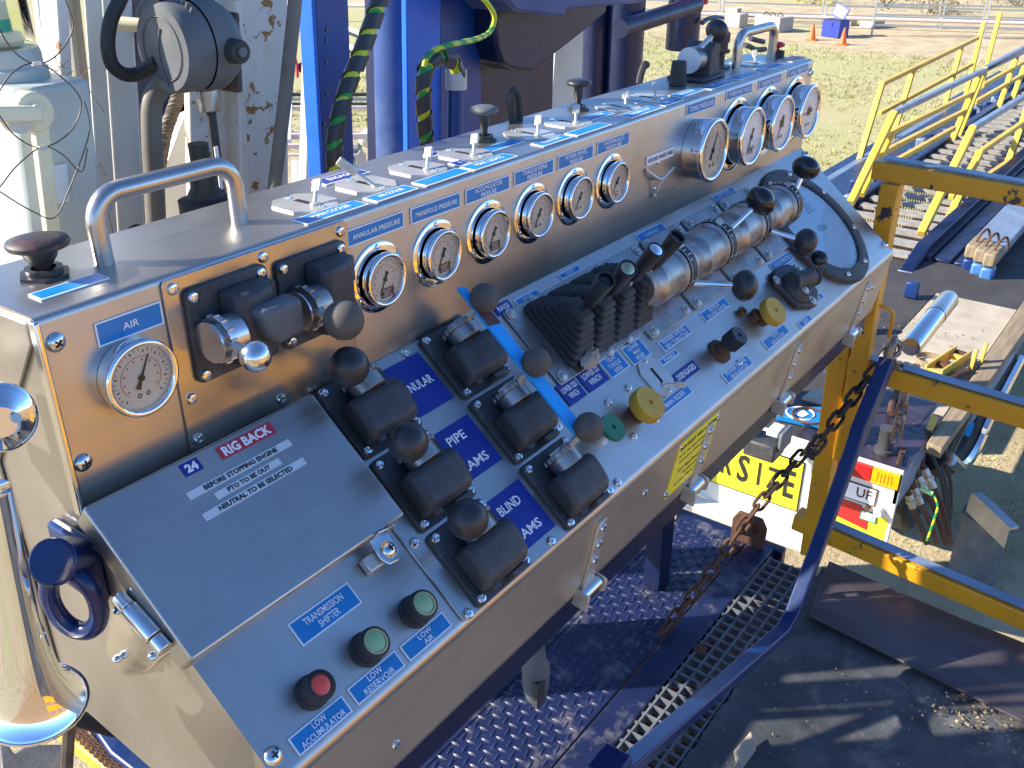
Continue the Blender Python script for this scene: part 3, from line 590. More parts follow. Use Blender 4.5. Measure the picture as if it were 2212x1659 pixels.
# ---- knobs along the lower desk
def knob(x, t, r, h0, h1, m_, label, stem='bolt_r', rib=True, top=None, tilt=0, name='control_knob', sr=.009):
    Bx = dk(x, t) @ RX(tilt[0] if tilt else 0) @ RY(tilt[1] if tilt else 0); s = MB(); s.lathe([(sr*1.7, 0), (sr*1.7, .004), (sr, .005), (sr, h0+.002)], 18); k = s.obj(name, M[stem], con, Bx); k['label'] = label
    s = MB(); s.lathe([(0, h0), (r*.93, h0), (r, h0+.002), (r, h1-.003), (r*.96, h1), (.004, h1), (.0035, h1-.003), (0, h1-.003)], 40)
    if rib:
        for i in range(40):
            a = 2*math.pi*i/40; s.box((r*math.cos(a), r*math.sin(a), (h0+h1)/2), (.0012, .0012, h1-h0-.004), RZ(0))
    s.obj('cap', M[m_], k, Bx, smooth=50); return k
knob(1.099, .251, .0265, .018, .038, 'yellow_knob', 'yellow ribbed regulator knob beside the MAN RIDER plate')
knob(1.548, .254, .0255, .02, .038, 'yellow_knob', 'yellow ribbed regulator knob above the TONG REGULATOR plate', tilt=(6, -4))
kk = knob(1.003, .247, .0205, .028, .036, 'green_knob', 'green mushroom pull knob beside the blue bar', 'zinc', False, sr=.007)
knob(1.376, .254, .0165, .024, .052, 'knob', 'black ribbed regulator knob above the POWER SWIVEL REGULATOR plate', 'bolt_r', sr=.013)
knob(1.508, .223, .009, .004, .009, 'bolt_r', 'small rusty round button', 'bolt_r', False, sr=.004); knob(1.532, .242, .011, .006, .013, 'bolt_r', 'small rusty stem beside the yellow knob', 'bolt_r', False, sr=.006)
# engagement toggle plates: octagonal plate, screws, slot and twisted lever
s_ = MB(); pts8 = [(-.03, -.018), (-.016, -.036), (.016, -.036), (.03, -.018), (.03, .018), (.016, .036), (-.016, .036), (-.03, .018)]
s_.prism(pts8, 0, .0025); s_.m = 1; s_.prism([(-.003, -.018), (.004, -.018), (.004, .016), (-.003, .016)], .0024, .0027); OCT = s_.mesh('toggle_plate', [M['zinc'], M['slot']])
def toggle(Mx, lv, label=None, wide=1):
    o = inst(OCT, 'toggle_switch', con, Mx @ Matrix.Diagonal((wide, 1, 1, 1)))
    if label: o['label'] = label
    s = MB(); p0 = Vector((0, -.016, .002)); p1 = p0+Vector(lv); s.bar(p0, p0.lerp(p1, .55), .0045, .004, up=(1, 0, 0)); s.bar(p0.lerp(p1, .5), p1, .0115, .0045, up=(1, .4, 0)); s.cyl((0, -.017, .002), (0, -.017, .005), .006, n=10)
    s.obj('toggle_lever', M['zinc'], o, Mx, bevel=.0012)
    inst(TSCREW, 'screw', o, Mx @ T(0, .029, .0025)); inst(TSCREW, 'screw', o, Mx @ T(0, -.029, .0025))
for i, x in enumerate((.7345, .8365, .935, 1.034, 1.190, 1.295, 1.451, 1.555, 2.032)):
    lv = (.021, .013, .024) if i != 1 else (-.03, .03, .034)
    toggle(tp(x+.006, .071 if i < 8 else .09), lv, 'toggle lever on an octagonal plate on the top panel, %s from the left' % ['first', 'second', 'third', 'fourth', 'fifth', 'sixth', 'seventh', 'eighth', 'ninth'][i], 1.15)
toggle(dk(1.197, .225), (.014, -.022, .022), 'toggle lever beside the DISENGAGED plate', .95)
# ---- top panel: handles, mushroom knobs, valve, emergency stop
def handle(xa, xb, y, h, r, label):
    s = MB(); c = .028; pts = [(xa, y, 0)]+[(xa+c-c*math.cos(R(a)), y, h-c+c*math.sin(R(a))) for a in range(0, 91, 15)]+[(xb-c+c*math.sin(R(a)), y, h-c+c*math.cos(R(a))) for a in range(0, 91, 15)]+[(xb, y, 0)]
    s.tube(pts, r, 16); o = s.obj('grab_handle', M['steel2'], con, TOP, smooth=50); o['label'] = label
handle(.481, .649, .0765, .068, .0098, 'bent stainless tube handle at the left end of the top'); handle(1.972, 2.1596, .088, .068, .0098, 'bent stainless tube handle at the right end of the top')
def mushroom(x, y, r, h, m_, stem, label, nut=True, cone=False):
    s = MB()
    if nut: s.lathe([(r*.85, 0), (r*.85, .0035), (r*.62, .004)], 6); s.lathe([(r*.6, .003), (r*.6, .009), (r*.4, .009)], 20)
    s.lathe([(r*.22, .008), (r*.36 if cone else r*.24, h*.35), (r*(.5 if cone else .36), h*.5), (r*(.62 if cone else .36), h-.009)], 20)
    o = s.obj('pull_knob', M[stem], con, tp(x, y)); o['label'] = label
    s = MB(); s.lathe([(r*.5, h-.011), (r*.95, h-.008), (r, h-.005), (r*.96, h-.002), (r*.6, h+.001), (0, h+.002)], 28); s.obj('cap', M[m_], o, tp(x, y), smooth=60)
mushroom(.4282, .0924, .029, .038, 'knob_worn', 'knob', 'worn black and red mushroom knob at the left end', cone=True)
mushroom(1.124, .101, .0215, .05, 'jbox', 'knob', 'grey embossed mushroom knob in the middle of the top'); mushroom(1.397, .1124, .0215, .05, 'knob', 'knob', 'dark mushroom knob behind the toggle levers')
mushroom(2.176, .085, .018, .030, 'red_plastic', 'red_plastic', 'red emergency stop button at the right end')
mb = MB(); mb.lathe([(.019, 0), (.019, .012), (.014, .012)], 20); mb.obj('stop_collar', M['rubber'], con, tp(2.176, .085))
mb = MB(); mb.lathe([(.021, 0), (.021, .006), (.008, .007), (.008, .03), (.017, .032), (.0175, .038), (.0125, .04), (.0125, .052), (.0155, .053), (.0155, .07), (.012, .074), (0, .074)], 22); o = mb.obj('relief_valve', M['knob'], con, tp(1.945, .112), smooth=35); o['label'] = 'brown knobbed relief valve beside the right handle'
# steering valve cluster on the top right
mb = MB(); mb.prism([(-.045, -.04), (.06, -.04), (.06, .04), (-.045, .04)], 0, .008); mb.prism([(.0, .0), (.05, .0), (.042, .06), (.022, .07), (.008, .06)], -.03, .03, T(0, 0, 0) @ RX(90)); u = mb.obj('lever_valve', M['black_cast'], con, tp(1.80, .098), bevel=.004); u['label'] = 'black lever valve with ball on the top right of the console'
mb = MB(); mb.cyl((-.03, -.0, .038), (.015, 0, .038), .024, n=24); mb.obj('turret', M['alu'], u, tp(1.80, .098), bevel=.002); mb = MB(); mb.cyl((-.062, -.0, .0), (-.062, 0, .045), .017, .014, 20); mb.obj('pilot_cap', M['rubber'], u, tp(1.775, .09), bevel=.002)
mb = MB(); mb.cyl((-.0325, 0, .038), (-.030, 0, .038), .0245, n=24); mb.obj('disc_label', M['tape'], u, tp(1.80, .098))
ball_on_rod(u, tp(1.79, .095, .05).translation, tp(1.850, .082, .086).translation, .0235, 'knob', None, .007, (1, 1, .85))
mb = MB(); mb.tube(smoothpts([(1.27, .16, 0), (1.262, .16, .035), (1.272, .16, .05), (1.285, .16, .035), (1.288, .16, 0)], 5), .006, 8); mb.obj('rubber_clip', M['rubber'], con, tp(-.015, -.015))
# ---- weight indicator dial with its heavy ring
Bx = dk(1.961, .168)
mb = MB(); mb.lathe([(.150, 0), (.151, .004), (.148, .011), (.125, .014), (.119, .013), (.117, .004), (.117, 0)], 64); wi = mb.obj('weight_indicator', M['black_cast'], con, Bx, smooth=40); wi['label'] = 'large round instrument with dark ring at the right end of the desk'
mb = MB(); mb.lathe([(.118, .006), (0, .0062)], 48); mb.obj('dial', M['dial_w'], wi, Bx)
mb = MB(); mb.lathe([(.118, .0095), (0, .0095)], 48); mb.obj('glass', M['glass'], wi, Bx)
lettering('martin', .045, .010, M['label_navy'] if 0 else M['tape'], wi, Bx @ T(-.03, .045, .0068), 0, 'dial_print')
s = MB()
for i in range(5):
    for j in range(5-i % 2): s.lathe([(.0032, 0), (0, .0003)], 6, T(.012+.008*j, .03+.008*i, .0068))
s.obj('dial_emblem', M['tape'], wi, Bx)
mb = MB(); mb.prism([(-.028, .0), (-.012, .010), (.006, .004), (.02, -.004), (.004, -.008), (-.016, -.008)], 0, .0003); mb.obj('dial_emblem', M['tape'], wi, Bx @ T(.02, -.012, .0066))
for i in range(48):
    if i % 2: continue
    a = 2*math.pi*i/48
    s = MB() if i == 0 else s
    s.bar((.105*math.cos(a), .105*math.sin(a), .0042), (.113*math.cos(a), .113*math.sin(a), .0068), .0012, .0004)
s.obj('scale_marks', M['ink_k'], wi, Bx)
for i in range(8):
    a = R(22+45*i); inst(SCREW, 'ring_bolt', wi, Bx @ T(.134*math.cos(a), .134*math.sin(a), .0125))
# ---- fascia: yellow notice and strap latches
cr = [(1.274,0.0312),(1.299,0.1313),(1.161,0.1304),(1.137,0.0288)]
xa = (cr[2][0]+cr[3][0])/2; xb = (cr[0][0]+cr[1][0])/2; sa = .012; sb = .122
o = plate(None, fa((xa+xb)/2, (sa+sb)/2), xb-xa, sb-sa, 'sign_yellow', white=False, label='yellow man rider winch notice')
P0 = (xa+xb)/2
for tx, s0, hh, ww in (('MAN RIDER WINCH SYSTEM', .026, .009, .90), ('NOTE: This Winch System is for the', .043, .0075, .86), ('sole purpose of manriding only', .056, .0075, .76), ('P.S.I. Fluid Power Ltd.', .076, .008, .66), ('403.000.4210', .090, .006, .36), ('Red Deer, Alberta, Canada', .104, .0065, .68)):
    lettering(tx, (xb-xa)*ww, hh, M['ink_k'], o, fa(P0, s0, .0024), .015, 'notice_print')
for a in (xa+.006, xb-.006):
    for c in (sa+.007, sb-.007): inst(TSCREW, 'rivet', o, fa(a, c, .0015))
for i, x in enumerate((.93, 1.257, 1.635, 2.03)):
    s = MB(); s.prism([(-.0125, .0), (-.007, .011), (.007, .011), (.0125, 0), (.011, -.06), (.015, -.115), (-.015, -.115), (-.011, -.06)], 0, .0045); l = s.obj('strap_latch', M['zinc'], con, fa(x, .035, .001), bevel=.001); l['label'] = 'strap latch hanging over the lower edge, %s from the left' % ('first', 'second', 'third', 'fourth')[i]
    s = MB(); s.cyl((-.022, -.118, .004), (.022, -.118, .004), .0105, n=18); s.obj('roller', M['steel_smooth'], l, fa(x, .035, .004), bevel=.001)
    s = MB(); s.prism([(-.012, .01), (.012, .01), (.014, -.02), (-.014, -.02)], 0, .004, T(-.024, -.118, .006) @ RY(90)); s.obj('yoke', M['zinc'], l, fa(x, .035, .004), bevel=.0015); s = MB(); s.prism(rrect(-.014, -.016, .016, .012, .006, 3), 0, .003, T(.024, -.118, .004) @ RY(90)); s.obj('yoke', M['zinc'], l, fa(x, .035, .004), bevel=.0015)
    for s0 in (.038, .068, .098): inst(SCREW, 'rivet', l, fa(x, s0, .0055))
for x, s0 in ((1.06, .055), (1.29, .03), (2.07, .05), (2.1, .06), (.53, .105), (1.15, .11)): inst(SCREW, 'screw', con, fa(x, s0))
# ------------------------------------------------------------------ the ground
def ground_mat():
    m = bpy.data.materials.new('dry_ground'); n, l, b = NT(m)
    big = noise(n, l, .22, 6, rough=.6); med = noise(n, l, 1.6, 8, rough=.7); fine = noise(n, l, 26, 6, rough=.75)
    soil = ramp(n, [(.3, (.36, .26, .145)), (.55, (.54, .43, .26)), (.75, (.62, .52, .35))]); l.new(med.outputs[0], soil.inputs[0])
    gr = ramp(n, [(.3, (.27, .25, .09)), (.55, (.50, .455, .21)), (.8, (.62, .55, .32))]); l.new(fine.outputs[0], gr.inputs[0])
    tc = n.new('ShaderNodeTexCoord'); sx = n.new('ShaderNodeSeparateXYZ'); my = n.new('ShaderNodeMapRange'); my.inputs[1].default_value = -1.5; my.inputs[2].default_value = -3.5; l.new(sx.outputs[1], my.inputs[0]); l.new(tc.outputs['Object'], sx.inputs[0])
    # the turf lies in a wide strip this side of the fence; bare soil by the fence and near the rig
    mr = n.new('ShaderNodeMapRange'); mr.inputs[1].default_value = 26.5; mr.inputs[2].default_value = 24; l.new(sx.outputs[0], mr.inputs[0])
    mr2 = n.new('ShaderNodeMapRange'); mr2.inputs[1].default_value = 8; mr2.inputs[2].default_value = 15; l.new(sx.outputs[0], mr2.inputs[0])
    mu = n.new('ShaderNodeMath'); mu.operation = 'MULTIPLY'; l.new(mr.outputs[0], mu.inputs[0]); l.new(mr2.outputs[0], mu.inputs[1])
    sc1 = n.new('ShaderNodeMath'); sc1.operation = 'MULTIPLY_ADD'; sc1.inputs[1].default_value = .25; sc1.inputs[2].default_value = -.05; l.new(mu.outputs[0], sc1.inputs[0])
    ad = n.new('ShaderNodeMath'); l.new(sc1.outputs[0], ad.inputs[0]); l.new(big.outputs[0], ad.inputs[1])
    ad2 = n.new('ShaderNodeMath'); ad2.operation = 'MULTIPLY_ADD'; ad2.inputs[1].default_value = .55; l.new(fine.outputs[0], ad2.inputs[0]); l.new(ad.outputs[0], ad2.inputs[2])
    ad3 = n.new('ShaderNodeMath'); ad3.operation = 'MULTIPLY_ADD'; ad3.inputs[1].default_value = .5; l.new(med.outputs[0], ad3.inputs[0]); l.new(ad2.outputs[0], ad3.inputs[2])
    f = ramp(n, [(.98/1.6, g3(0)), (1.18/1.6, g3(1))]); dv = n.new('ShaderNodeMath'); dv.operation = 'DIVIDE'; dv.inputs[1].default_value = 1.6; l.new(ad3.outputs[0], dv.inputs[0]); l.new(dv.outputs[0], f.inputs[0])
    red = ramp(n, [(.3, (.36, .20, .085)), (.75, (.52, .34, .17))]); l.new(med.outputs[0], red.inputs[0]); l.new(mixc(n, l, my.outputs[0], mixc(n, l, f.outputs[0], soil.outputs[0], gr.outputs[0]), red.outputs[0]), b.inputs['Base Color']); b.inputs['Roughness'].default_value = .95  # redder soil added out of view behind the camera, to warm the reflections
    bp = n.new('ShaderNodeBump'); bp.inputs['Strength'].default_value = .8; bp.inputs['Distance'].default_value = .05; l.new(fine.outputs[0], bp.inputs['Height']); l.new(bp.outputs[0], b.inputs['Normal'])
    return m
GM = ground_mat()
mb = MB(); N = 60
mb.add([(-1200, -1200, 0), (1200, -1200, 0), (1200, 1200, 0), (-1200, 1200, 0)], [(0, 1, 2, 3)])
tag(mb.obj('ground', GM, smooth=0), kind='structure')
M['grass'] = mat('dry_grass', (.36, .34, .13), .8, 0, .4, 3, dirt=(.55, .48, .27), da=.5, ds=1.2)
rg = random.Random(11); mb = MB()
def tuft(x, y, h, nb, sp):
    for _ in range(nb):
        a = rg.uniform(0, 6.28); r = rg.uniform(0, sp); bx, by = x+r*math.cos(a), y+r*math.sin(a); a2 = rg.uniform(0, 6.28); wd = h*.16; hh = h*rg.uniform(.5, 1.2); lx, ly = math.cos(a2)*hh*.6, math.sin(a2)*hh*.6
        mb.add([(bx-wd*math.sin(a2), by+wd*math.cos(a2), 0), (bx+wd*math.sin(a2), by-wd*math.cos(a2), 0), (bx+lx, by+ly, hh)], [(0, 1, 2)])
for i in range(15000):
    x = rg.uniform(9, 26.5); y = rg.uniform(1.5, 16)
    if math.sin(x*1.1+2*math.sin(y*.7))+math.sin(y*1.7+x*.4) < rg.uniform(-1.6, 1.2): continue
    tuft(x, y, .035+.03*rg.random(), 5, .10)
for i in range(1500): tuft(rg.uniform(5, 11), rg.uniform(-2.5, 1.2), .03, 5, .08)
tag(mb.obj('grass', M['grass'], smooth=0), 'short patchy dry grass growing on the open yard', 'grass', kind='stuff')
# stony heap seen between the rig posts
M['gravel'] = mat('gravel', (.22, .19, .14), .9, 0, .5, 40)
mb = MB()
for i in range(4200):
    x = rg.uniform(2.9, 8.5); y = rg.uniform(7.3, 11.2); s = rg.uniform(.02, .05); vs = [(rg.uniform(-1, 1)*s, rg.uniform(-1, 1)*s, rg.uniform(0, 1)*s) for _ in range(5)]
    mb.add([(x+a, y+b, c) for a, b, c in vs], [(0, 1, 2), (0, 1, 3), (1, 2, 4), (0, 2, 3), (1, 3, 4), (2, 3, 4)])
tag(mb.obj('gravel_bed', M['gravel'], smooth=0), 'coarse grey gravel spread behind the rig', 'gravel', kind='stuff')
# far scrub beyond the fence
def bush(x, y, r, h, col, label, dens=900, grp='bushes beyond the yard fence'):
    t = thing('bush', (x, y, 0), label, 'bush', grp); s = MB(); q = random.Random(int(x*13+y*7))
    cl = [(q.uniform(-.8, .8)*r, q.uniform(-.8, .8)*r, q.uniform(.25, .85)*h, q.uniform(.25, .5)*r) for _ in range(12)]
    for _ in range(dens):
        c = q.choice(cl); d_ = Vector((q.gauss(0, 1), q.gauss(0, 1), q.gauss(0, .8))); d_ = d_.normalized()*c[3]*q.uniform(.5, 1.05); p = Vector(c[:3])+d_
        z_ = .05+.05*q.random(); a = Vector((q.uniform(-1, 1), q.uniform(-1, 1), q.uniform(-1, 1)))*z_; b_ = Vector((q.uniform(-1, 1), q.uniform(-1, 1), q.uniform(-1, 1)))*z_
        p.z = max(p.z, .05); s.add([p, p+a, p+b_], [(0, 1, 2)])
    s.obj('foliage', col, t, smooth=0)
    s = MB()
    for c in cl[:7]: s.tube([(0, 0, 0), (c[0]*.4, c[1]*.4, c[2]*.5), c[:3]], [.03, .02, .01], 5)
    s.obj('branches', M['timber'], t)
LY = mat('yellow_blossom', (.62, .5, .03), .7, 0, .25, 4); LG = mat('scrub_leaves', (.16, .17, .06), .8, 0, .35, 4); LD = mat('dry_scrub', (.33, .27, .15), .9, 0, .25, 4)
bush((40.87,9.582,0)[0]+2, (40.87,9.582,0)[1]-1.5, 1.5, 1.5, LY, 'bright yellow flowering bush at the far right', 1600)
for i, (x, y, r, h, m_) in enumerate([(38, 11.2, 1.6, 1.2, LG), (40.5, 7.2, 2.2, 1.3, LD), (37.5, 13.8, 1.3, .9, LY), (39, 16.5, 2, 1.3, LD), (37, 9.4, 1.1, .7, LD), (41, 4.2, 2.2, 1.2, LG), (44, 12, 2.6, 1.4, LD), (45, 18, 2.6, 1.5, LG)]):
    bush(x, y, r, h, m_, ['wide green scrub clump beyond the middle of the fence', 'broad dry straw-coloured scrub far beyond the fence', 'low yellow flowering scrub beyond the left of the fence', 'dry brown scrub at the far left beyond the fence', 'small dry tuft just behind the toolbox', 'green scrub far right beyond the fence', 'most distant dry scrub behind the toolbox', 'most distant green scrub at the left'][i], 900)
# ------------------------------------------------------------------ yard fence, pipeline, blocks, toolbox, cones
FA = [(29.59, 9.02), (30.79, 6.26), (32.0, 3.5), (33.2, .7)]
FBk = [(33.6, 5.0), (32.47, 7.85), (31.2, 11.0), (30.2, 14.0), (29.2, 17.0), (28.2, 20.0)]
def fence(P, label, rails=(.3, .58, .86, 1.14, 1.42, 1.7), twin=True, grp='steel stock fence panels'):
    for i in range(len(P)-1):
        a, b = Vector((*P[i], 0)), Vector((*P[i+1], 0)); t = thing('fence_panel', tuple(a), label % ('first', 'second', 'third', 'fourth', 'fifth', 'sixth')[i], 'fence', grp)
        d_ = (b-a).normalized()
        for e in (a+d_*.06, b-d_*.06):
            s = MB(); s.bar(e, e+Vector((0, 0, 1.78)), .045); s.obj('post', M['galv'], t, Matrix())
        for z in rails:
            s = MB(); s.bar(a+d_*.06+Vector((0, 0, z)), b-d_*.06+Vector((0, 0, z)), .03, .045); s.obj('rail', M['galv'], t, Matrix())
fence(FA, 'galvanised fence panel of the near line right of the toolbox, %s from it')
fence(FBk, 'galvanised fence panel of the far line behind the white pipeline, %s from the right')
a = Vector((29.29,14.15,0.3)); b = Vector((32.58,5.553,0.3)); d_ = b-a
mb = MB(); mb.tube([a-d_*.8, a, b, b+d_*1.2], .055, 12); tag(mb.obj('pipeline', M['rack_pink']), 'long pale pipeline resting on concrete blocks along the fence', 'pipe')
def block(x, y, sx, sy, sz, rz, label, hooks=False):
    s = MB(); s.prism([(-sx/2, -sy/2), (sx/2, -sy/2), (sx/2, sy/2), (-sx/2, sy/2)], 0, sz); o = s.obj('concrete_block', M['concrete'], None, T(x, y, 0) @ RZ(rz), bevel=.02); tag(o, label, 'concrete block')
    if hooks:
        for k in (-.25, .05, .3):
            s = MB(); s.tube(smoothpts([(-.12, k, sz-.01), (-.06, k+.03, sz+.07), (.05, k+.02, sz+.05), (.12, k, sz-.01)], 4), .014, 6); s.obj('lifting_hook', M['rust'], o, WM[o.name])
block(31.6, 9.6, .55, .5, .28, -22, 'pale concrete block under the pipeline right of the toolbox'); block(31.75, 10.35, .3, .35, .22, -22, 'small white block left of the pale concrete block')
block(29.1, 11.75, .6, 1.0, .42, -20, 'large beige concrete weight with steel lifting hooks', True); block(29.2, 13.0, .45, .55, .4, -10, 'white concrete block standing behind the right grab handle'); block(29.6, 13.3, .3, .4, .5, 0, 'thin white block beside the left fence post')
tb = thing('toolbox', (28.7, 9.75, 0), 'dark blue steel job box with its lid tilted open', 'toolbox')
BM = T(28.75, 9.75, 0) @ RZ(-20)
mb = MB(); mb.box((0, 0, .24), (.42, .62, .46)); mb.obj('body', M['tool_blue'], tb, BM, bevel=.01)
mb = MB(); mb.box((-.215, 0, .36), (.02, .12, .1)); mb.obj('hasp', M['tool_blue'], tb, BM); mb = MB(); mb.box((-.05, -.02, .475), (.34, .52, .02)); mb.obj('tray', M['rubber'], tb, BM)
mb = MB(); mb.box((0, 0, .19), (.03, .5, .38)); l_ = mb.obj('lid', M['tool_blue'], tb, BM @ T(.2, .16, .47) @ RX(18) @ RY(14), bevel=.005)
mb = MB(); mb.box((-.018, 0, .2), (.006, .4, .26)); mb.obj('lid_panel', M['worn_blue_steel'], l_, WM[l_.name])
for i, (x, y) in enumerate([(27.69,10.01,0)[:2], (27.28,8.992,0)[:2]]):
    t = thing('traffic_cone', (x, y, 0), 'orange traffic cone '+('left of the blue toolbox' if i == 0 else 'in front of the blue toolbox'), 'traffic cone', 'traffic cones by the toolbox')
    s = MB(); s.lathe([(.105, .02), (.10, .03), (.022, .44), (.0, .44)], 20); s.obj('cone', M['orange'], t); s = MB(); s.box((0, 0, .012), (.3, .3, .024)); s.obj('base', M['orange'], t, bevel=.008)
# ------------------------------------------------------------------ operator platform
PZ = 1.95
mb = MB(); mb.box((1.12, .905, PZ-.006), (2.24, .216, .012)); mb.box((1.4, 1.30, PZ-.006), (1.6, .58, .012)); o = tag(mb.obj('platform_floor', M['floor_blue']), kind='structure')
mb = MB()
def loz(x, y, a):
    c, s_ = math.cos(a), math.sin(a); L_, W_, H_ = .0138, .0043, .003
    pts = [(-L_, 0, 0), (-L_*.5, -W_, 0), (L_*.5, -W_, 0), (L_, 0, 0), (L_*.5, W_, 0), (-L_*.5, W_, 0), (-L_*.45, 0, H_), (L_*.45, 0, H_)]
    mb.add([(x+p[0]*c-p[1]*s_, y+p[0]*s_+p[1]*c, PZ+p[2]) for p in pts], [(0, 1, 6), (1, 2, 7, 6), (2, 3, 7), (3, 4, 7), (4, 5, 6, 7), (5, 0, 6)])
for i in range(96):
    for j in range(16):
        x = .02+i*.0235; y = .812+j*.0235
        if y < 1.012+.0 and x < 2.22: loz(x, y, R(8) if (i+j) % 2 else R(98))
pt = mb.obj('tread_pattern', M['floor_blue'], o, Matrix()); pt['kind'] = 'stuff'
mb = MB(); mb.box((1.12, .7555, PZ-.03), (2.24, .075, .06)); tag(mb.obj('floor_beam', M['floor_blue'], bevel=.004), 'dark blue floor beam between the tread plate and the grating', 'beam')
mb = MB(); mb.box((2.25, .86, PZ-.04), (.03, .34, .08)); tag(mb.obj('end_beam', M['blue_dk'], bevel=.004), 'dark blue end beam closing the right edge of the tread plate', 'beam')
# rusty bracket with a hole at the far corner of the tread plate
mb = MB(); Q = frame((2.215, .79, PZ), (0, -1, 0), (0, 0, 1), (-1, 0, 0))
pl_ = [(-.05, 0), (.05, 0), (.052, .07), (.035, .10), (-.035, .10), (-.052, .07)]; mb.prism(pl_, -.006, .006, Q); mb.cyl((2.205, .79, PZ+.06), (2.19, .79, PZ+.06), .02, n=16); tag(mb.obj('pin_bracket', M['rust'], bevel=.003), 'rusty upright pin bracket at the far corner of the tread plate', 'bracket')
mb = MB(); mb.box((1.1, .66, 1.72), (2.3, .34, .01)); tag(mb.obj('dark_underlay', M['rust']), kind='structure')  # sheet added under the grating to hide lit ground and darken the gaps
# grating: bars as parts
gt = thing('floor_grating', (1.6, .645, PZ), 'grey open floor grating between the blue beam and the black mat', 'grating')
s_ = MB(); s_.box((0, 0, 0), (1.55, .005, .028)); GL = s_.mesh('grating_bar', M['grating'], 0); s_ = MB(); s_.box((0, 0, 0), (.005, .142, .022)); GS = s_.mesh('grating_bar', M['grating'], 0)
for i in range(5): inst(GL, 'grating_bar', gt, T(1.42, .582+i*.0315, PZ-.012))
for i in range(48): inst(GS, 'grating_bar', gt, T(.66+i*.0325, .645, PZ-.010))
mb = MB(); mb.lathe([(.016, 0), (.016, .004), (.008, .005), (.008, .012), (0, .013)], 12); tag(mb.obj('bolt', M['bolt_r'], None, T(1.735, .70, PZ+.004)), 'rusty bolt and washer holding the grating down', 'bolt')
# rubber mat, rusty plate
mb = MB(); rq = random.Random(5); NX, NY = 60, 60
x0, x1, y0, y1 = .2, 2.235, -1.15, .572
vs = []; fs = []
for i in range(NX+1):
    for j in range(NY+1):
        x = x0+(x1-x0)*i/NX; y = y0+(y1-y0)*j/NY; vs.append((x+(rq.uniform(-.006, .006) if j == NY else 0), y+(rq.uniform(-.006, .004) if j == NY else 0), PZ+.004+.004*math.sin(x*9+y*5)*math.sin(y*7)))
for i in range(NX):
    for j in range(NY): fs.append((i*(NY+1)+j, (i+1)*(NY+1)+j, (i+1)*(NY+1)+j+1, i*(NY+1)+j+1))
mb.add(vs, fs); tag(mb.obj('rubber_mat', M['mat'], smooth=60), 'worn black rubber mat with scuffs and mud on the platform', 'floor mat')
mb = MB(); mb.box((1.2, -.3, PZ-.03), (2.1, 1.72, .04)); tag(mb.obj('platform_base', M['blue_dk']), kind='structure')
P4 = [(1.996,0.5251,1.965), (1.936,0.0029,1.965), (2.202,0.0542,1.965), (2.246,0.5626,1.965)]
a = [Vector(p) for p in P4]; a[1] = a[0]+(a[1]-a[0])*2.2; a[2] = a[3]+(a[2]-a[3])*2.2
mb = MB(); mb.slab([tuple(p) for p in a], (0, 0, .008)); tag(mb.obj('steel_plate', M['plate_rust'], bevel=.002), 'loose rust-brown steel plate lying along the platform edge beside the mat', 'steel plate')
# mud crumbs on the mat
mb = MB(); rq = random.Random(9)
for i in range(420):
    if i < 180: x, y = 1.90+rq.gauss(0, .05)+.0, .09+rq.gauss(0, .06)
    else: x, y = rq.uniform(1.35, 2.0), rq.uniform(-.1, .55)
    s = rq.uniform(.001, .0048)*(1.3 if i < 180 else .8); vs = [(rq.uniform(-1, 1)*s, rq.uniform(-1, 1)*s, rq.uniform(-.2, 1)*s) for _ in range(5)]
    mb.add([(x+p, y+q, PZ+.009+r_) for p, q, r_ in vs], [(0, 1, 2), (0, 1, 3), (1, 2, 4), (0, 2, 3), (1, 3, 4), (2, 3, 4)])
tag(mb.obj('mud_crumbs', mat('dried_mud', (.33, .24, .13), .9, 0, .25)), 'crumbs of dried tan mud scattered over the black mat', 'mud', kind='stuff')
mb = MB(); c_ = Vector((1.495,0.4721,1.962))
mb.add([(c_.x+p[0], c_.y+p[1], PZ+p[2]) for p in [(-.05, .0, .008), (-.02, .022, .02), (.045, .012, .03), (.06, -.006, .012), (.0, -.02, .03), (-.045, -.014, .012)]], [(0, 1, 4), (1, 2, 4), (2, 3, 4), (0, 4, 5), (0, 1, 2, 3, 4, 5)]); tag(mb.obj('torn_rag', M['cloth'], bevel=.002), 'torn pale scrap standing up from a split in the mat', 'rag')
# hanging electrical connector below the console
mb = MB(); mb.tube(smoothpts([(1.02, .84, 2.72), (1.01, .80, 2.6), (1.0, .78, 2.48)], 4), .011, 10); c_ = Vector((1.104,0.76,2.354)); t = thing('cable_connector', tuple(c_), 'grey plug-and-socket cable connector hanging under the console', 'cable connector')
mb = MB(); mb.tube(smoothpts([c_+Vector((.015, .05, .28)), c_+Vector((.008, .02, .15)), c_+Vector((0, 0, .045))], 5), .012, 12); mb.obj('cable', M['rubber'], t, Matrix())
mb = MB(); mb.lathe([(0, .055), (.015, .05), (.019, .01), (.026, -.004), (.027, -.02), (.023, -.022), (.0, -.022)], 22, T(*c_)); mb.obj('plug', M['jbox'], t, Matrix(), smooth=40)
mb = MB(); mb.lathe([(0, -.022), (.025, -.022), (.026, -.05), (.019, -.085), (.0, -.088)], 20, T(*c_)); mb.obj('socket', M['jbox'], t, Matrix(), smooth=40)
mb = MB(); mb.box((c_.x-.016, c_.y-.018, c_.z-.05), (.024, .014, .06)); mb.obj('clip', M['black_cast'], t, Matrix(), bevel=.002)
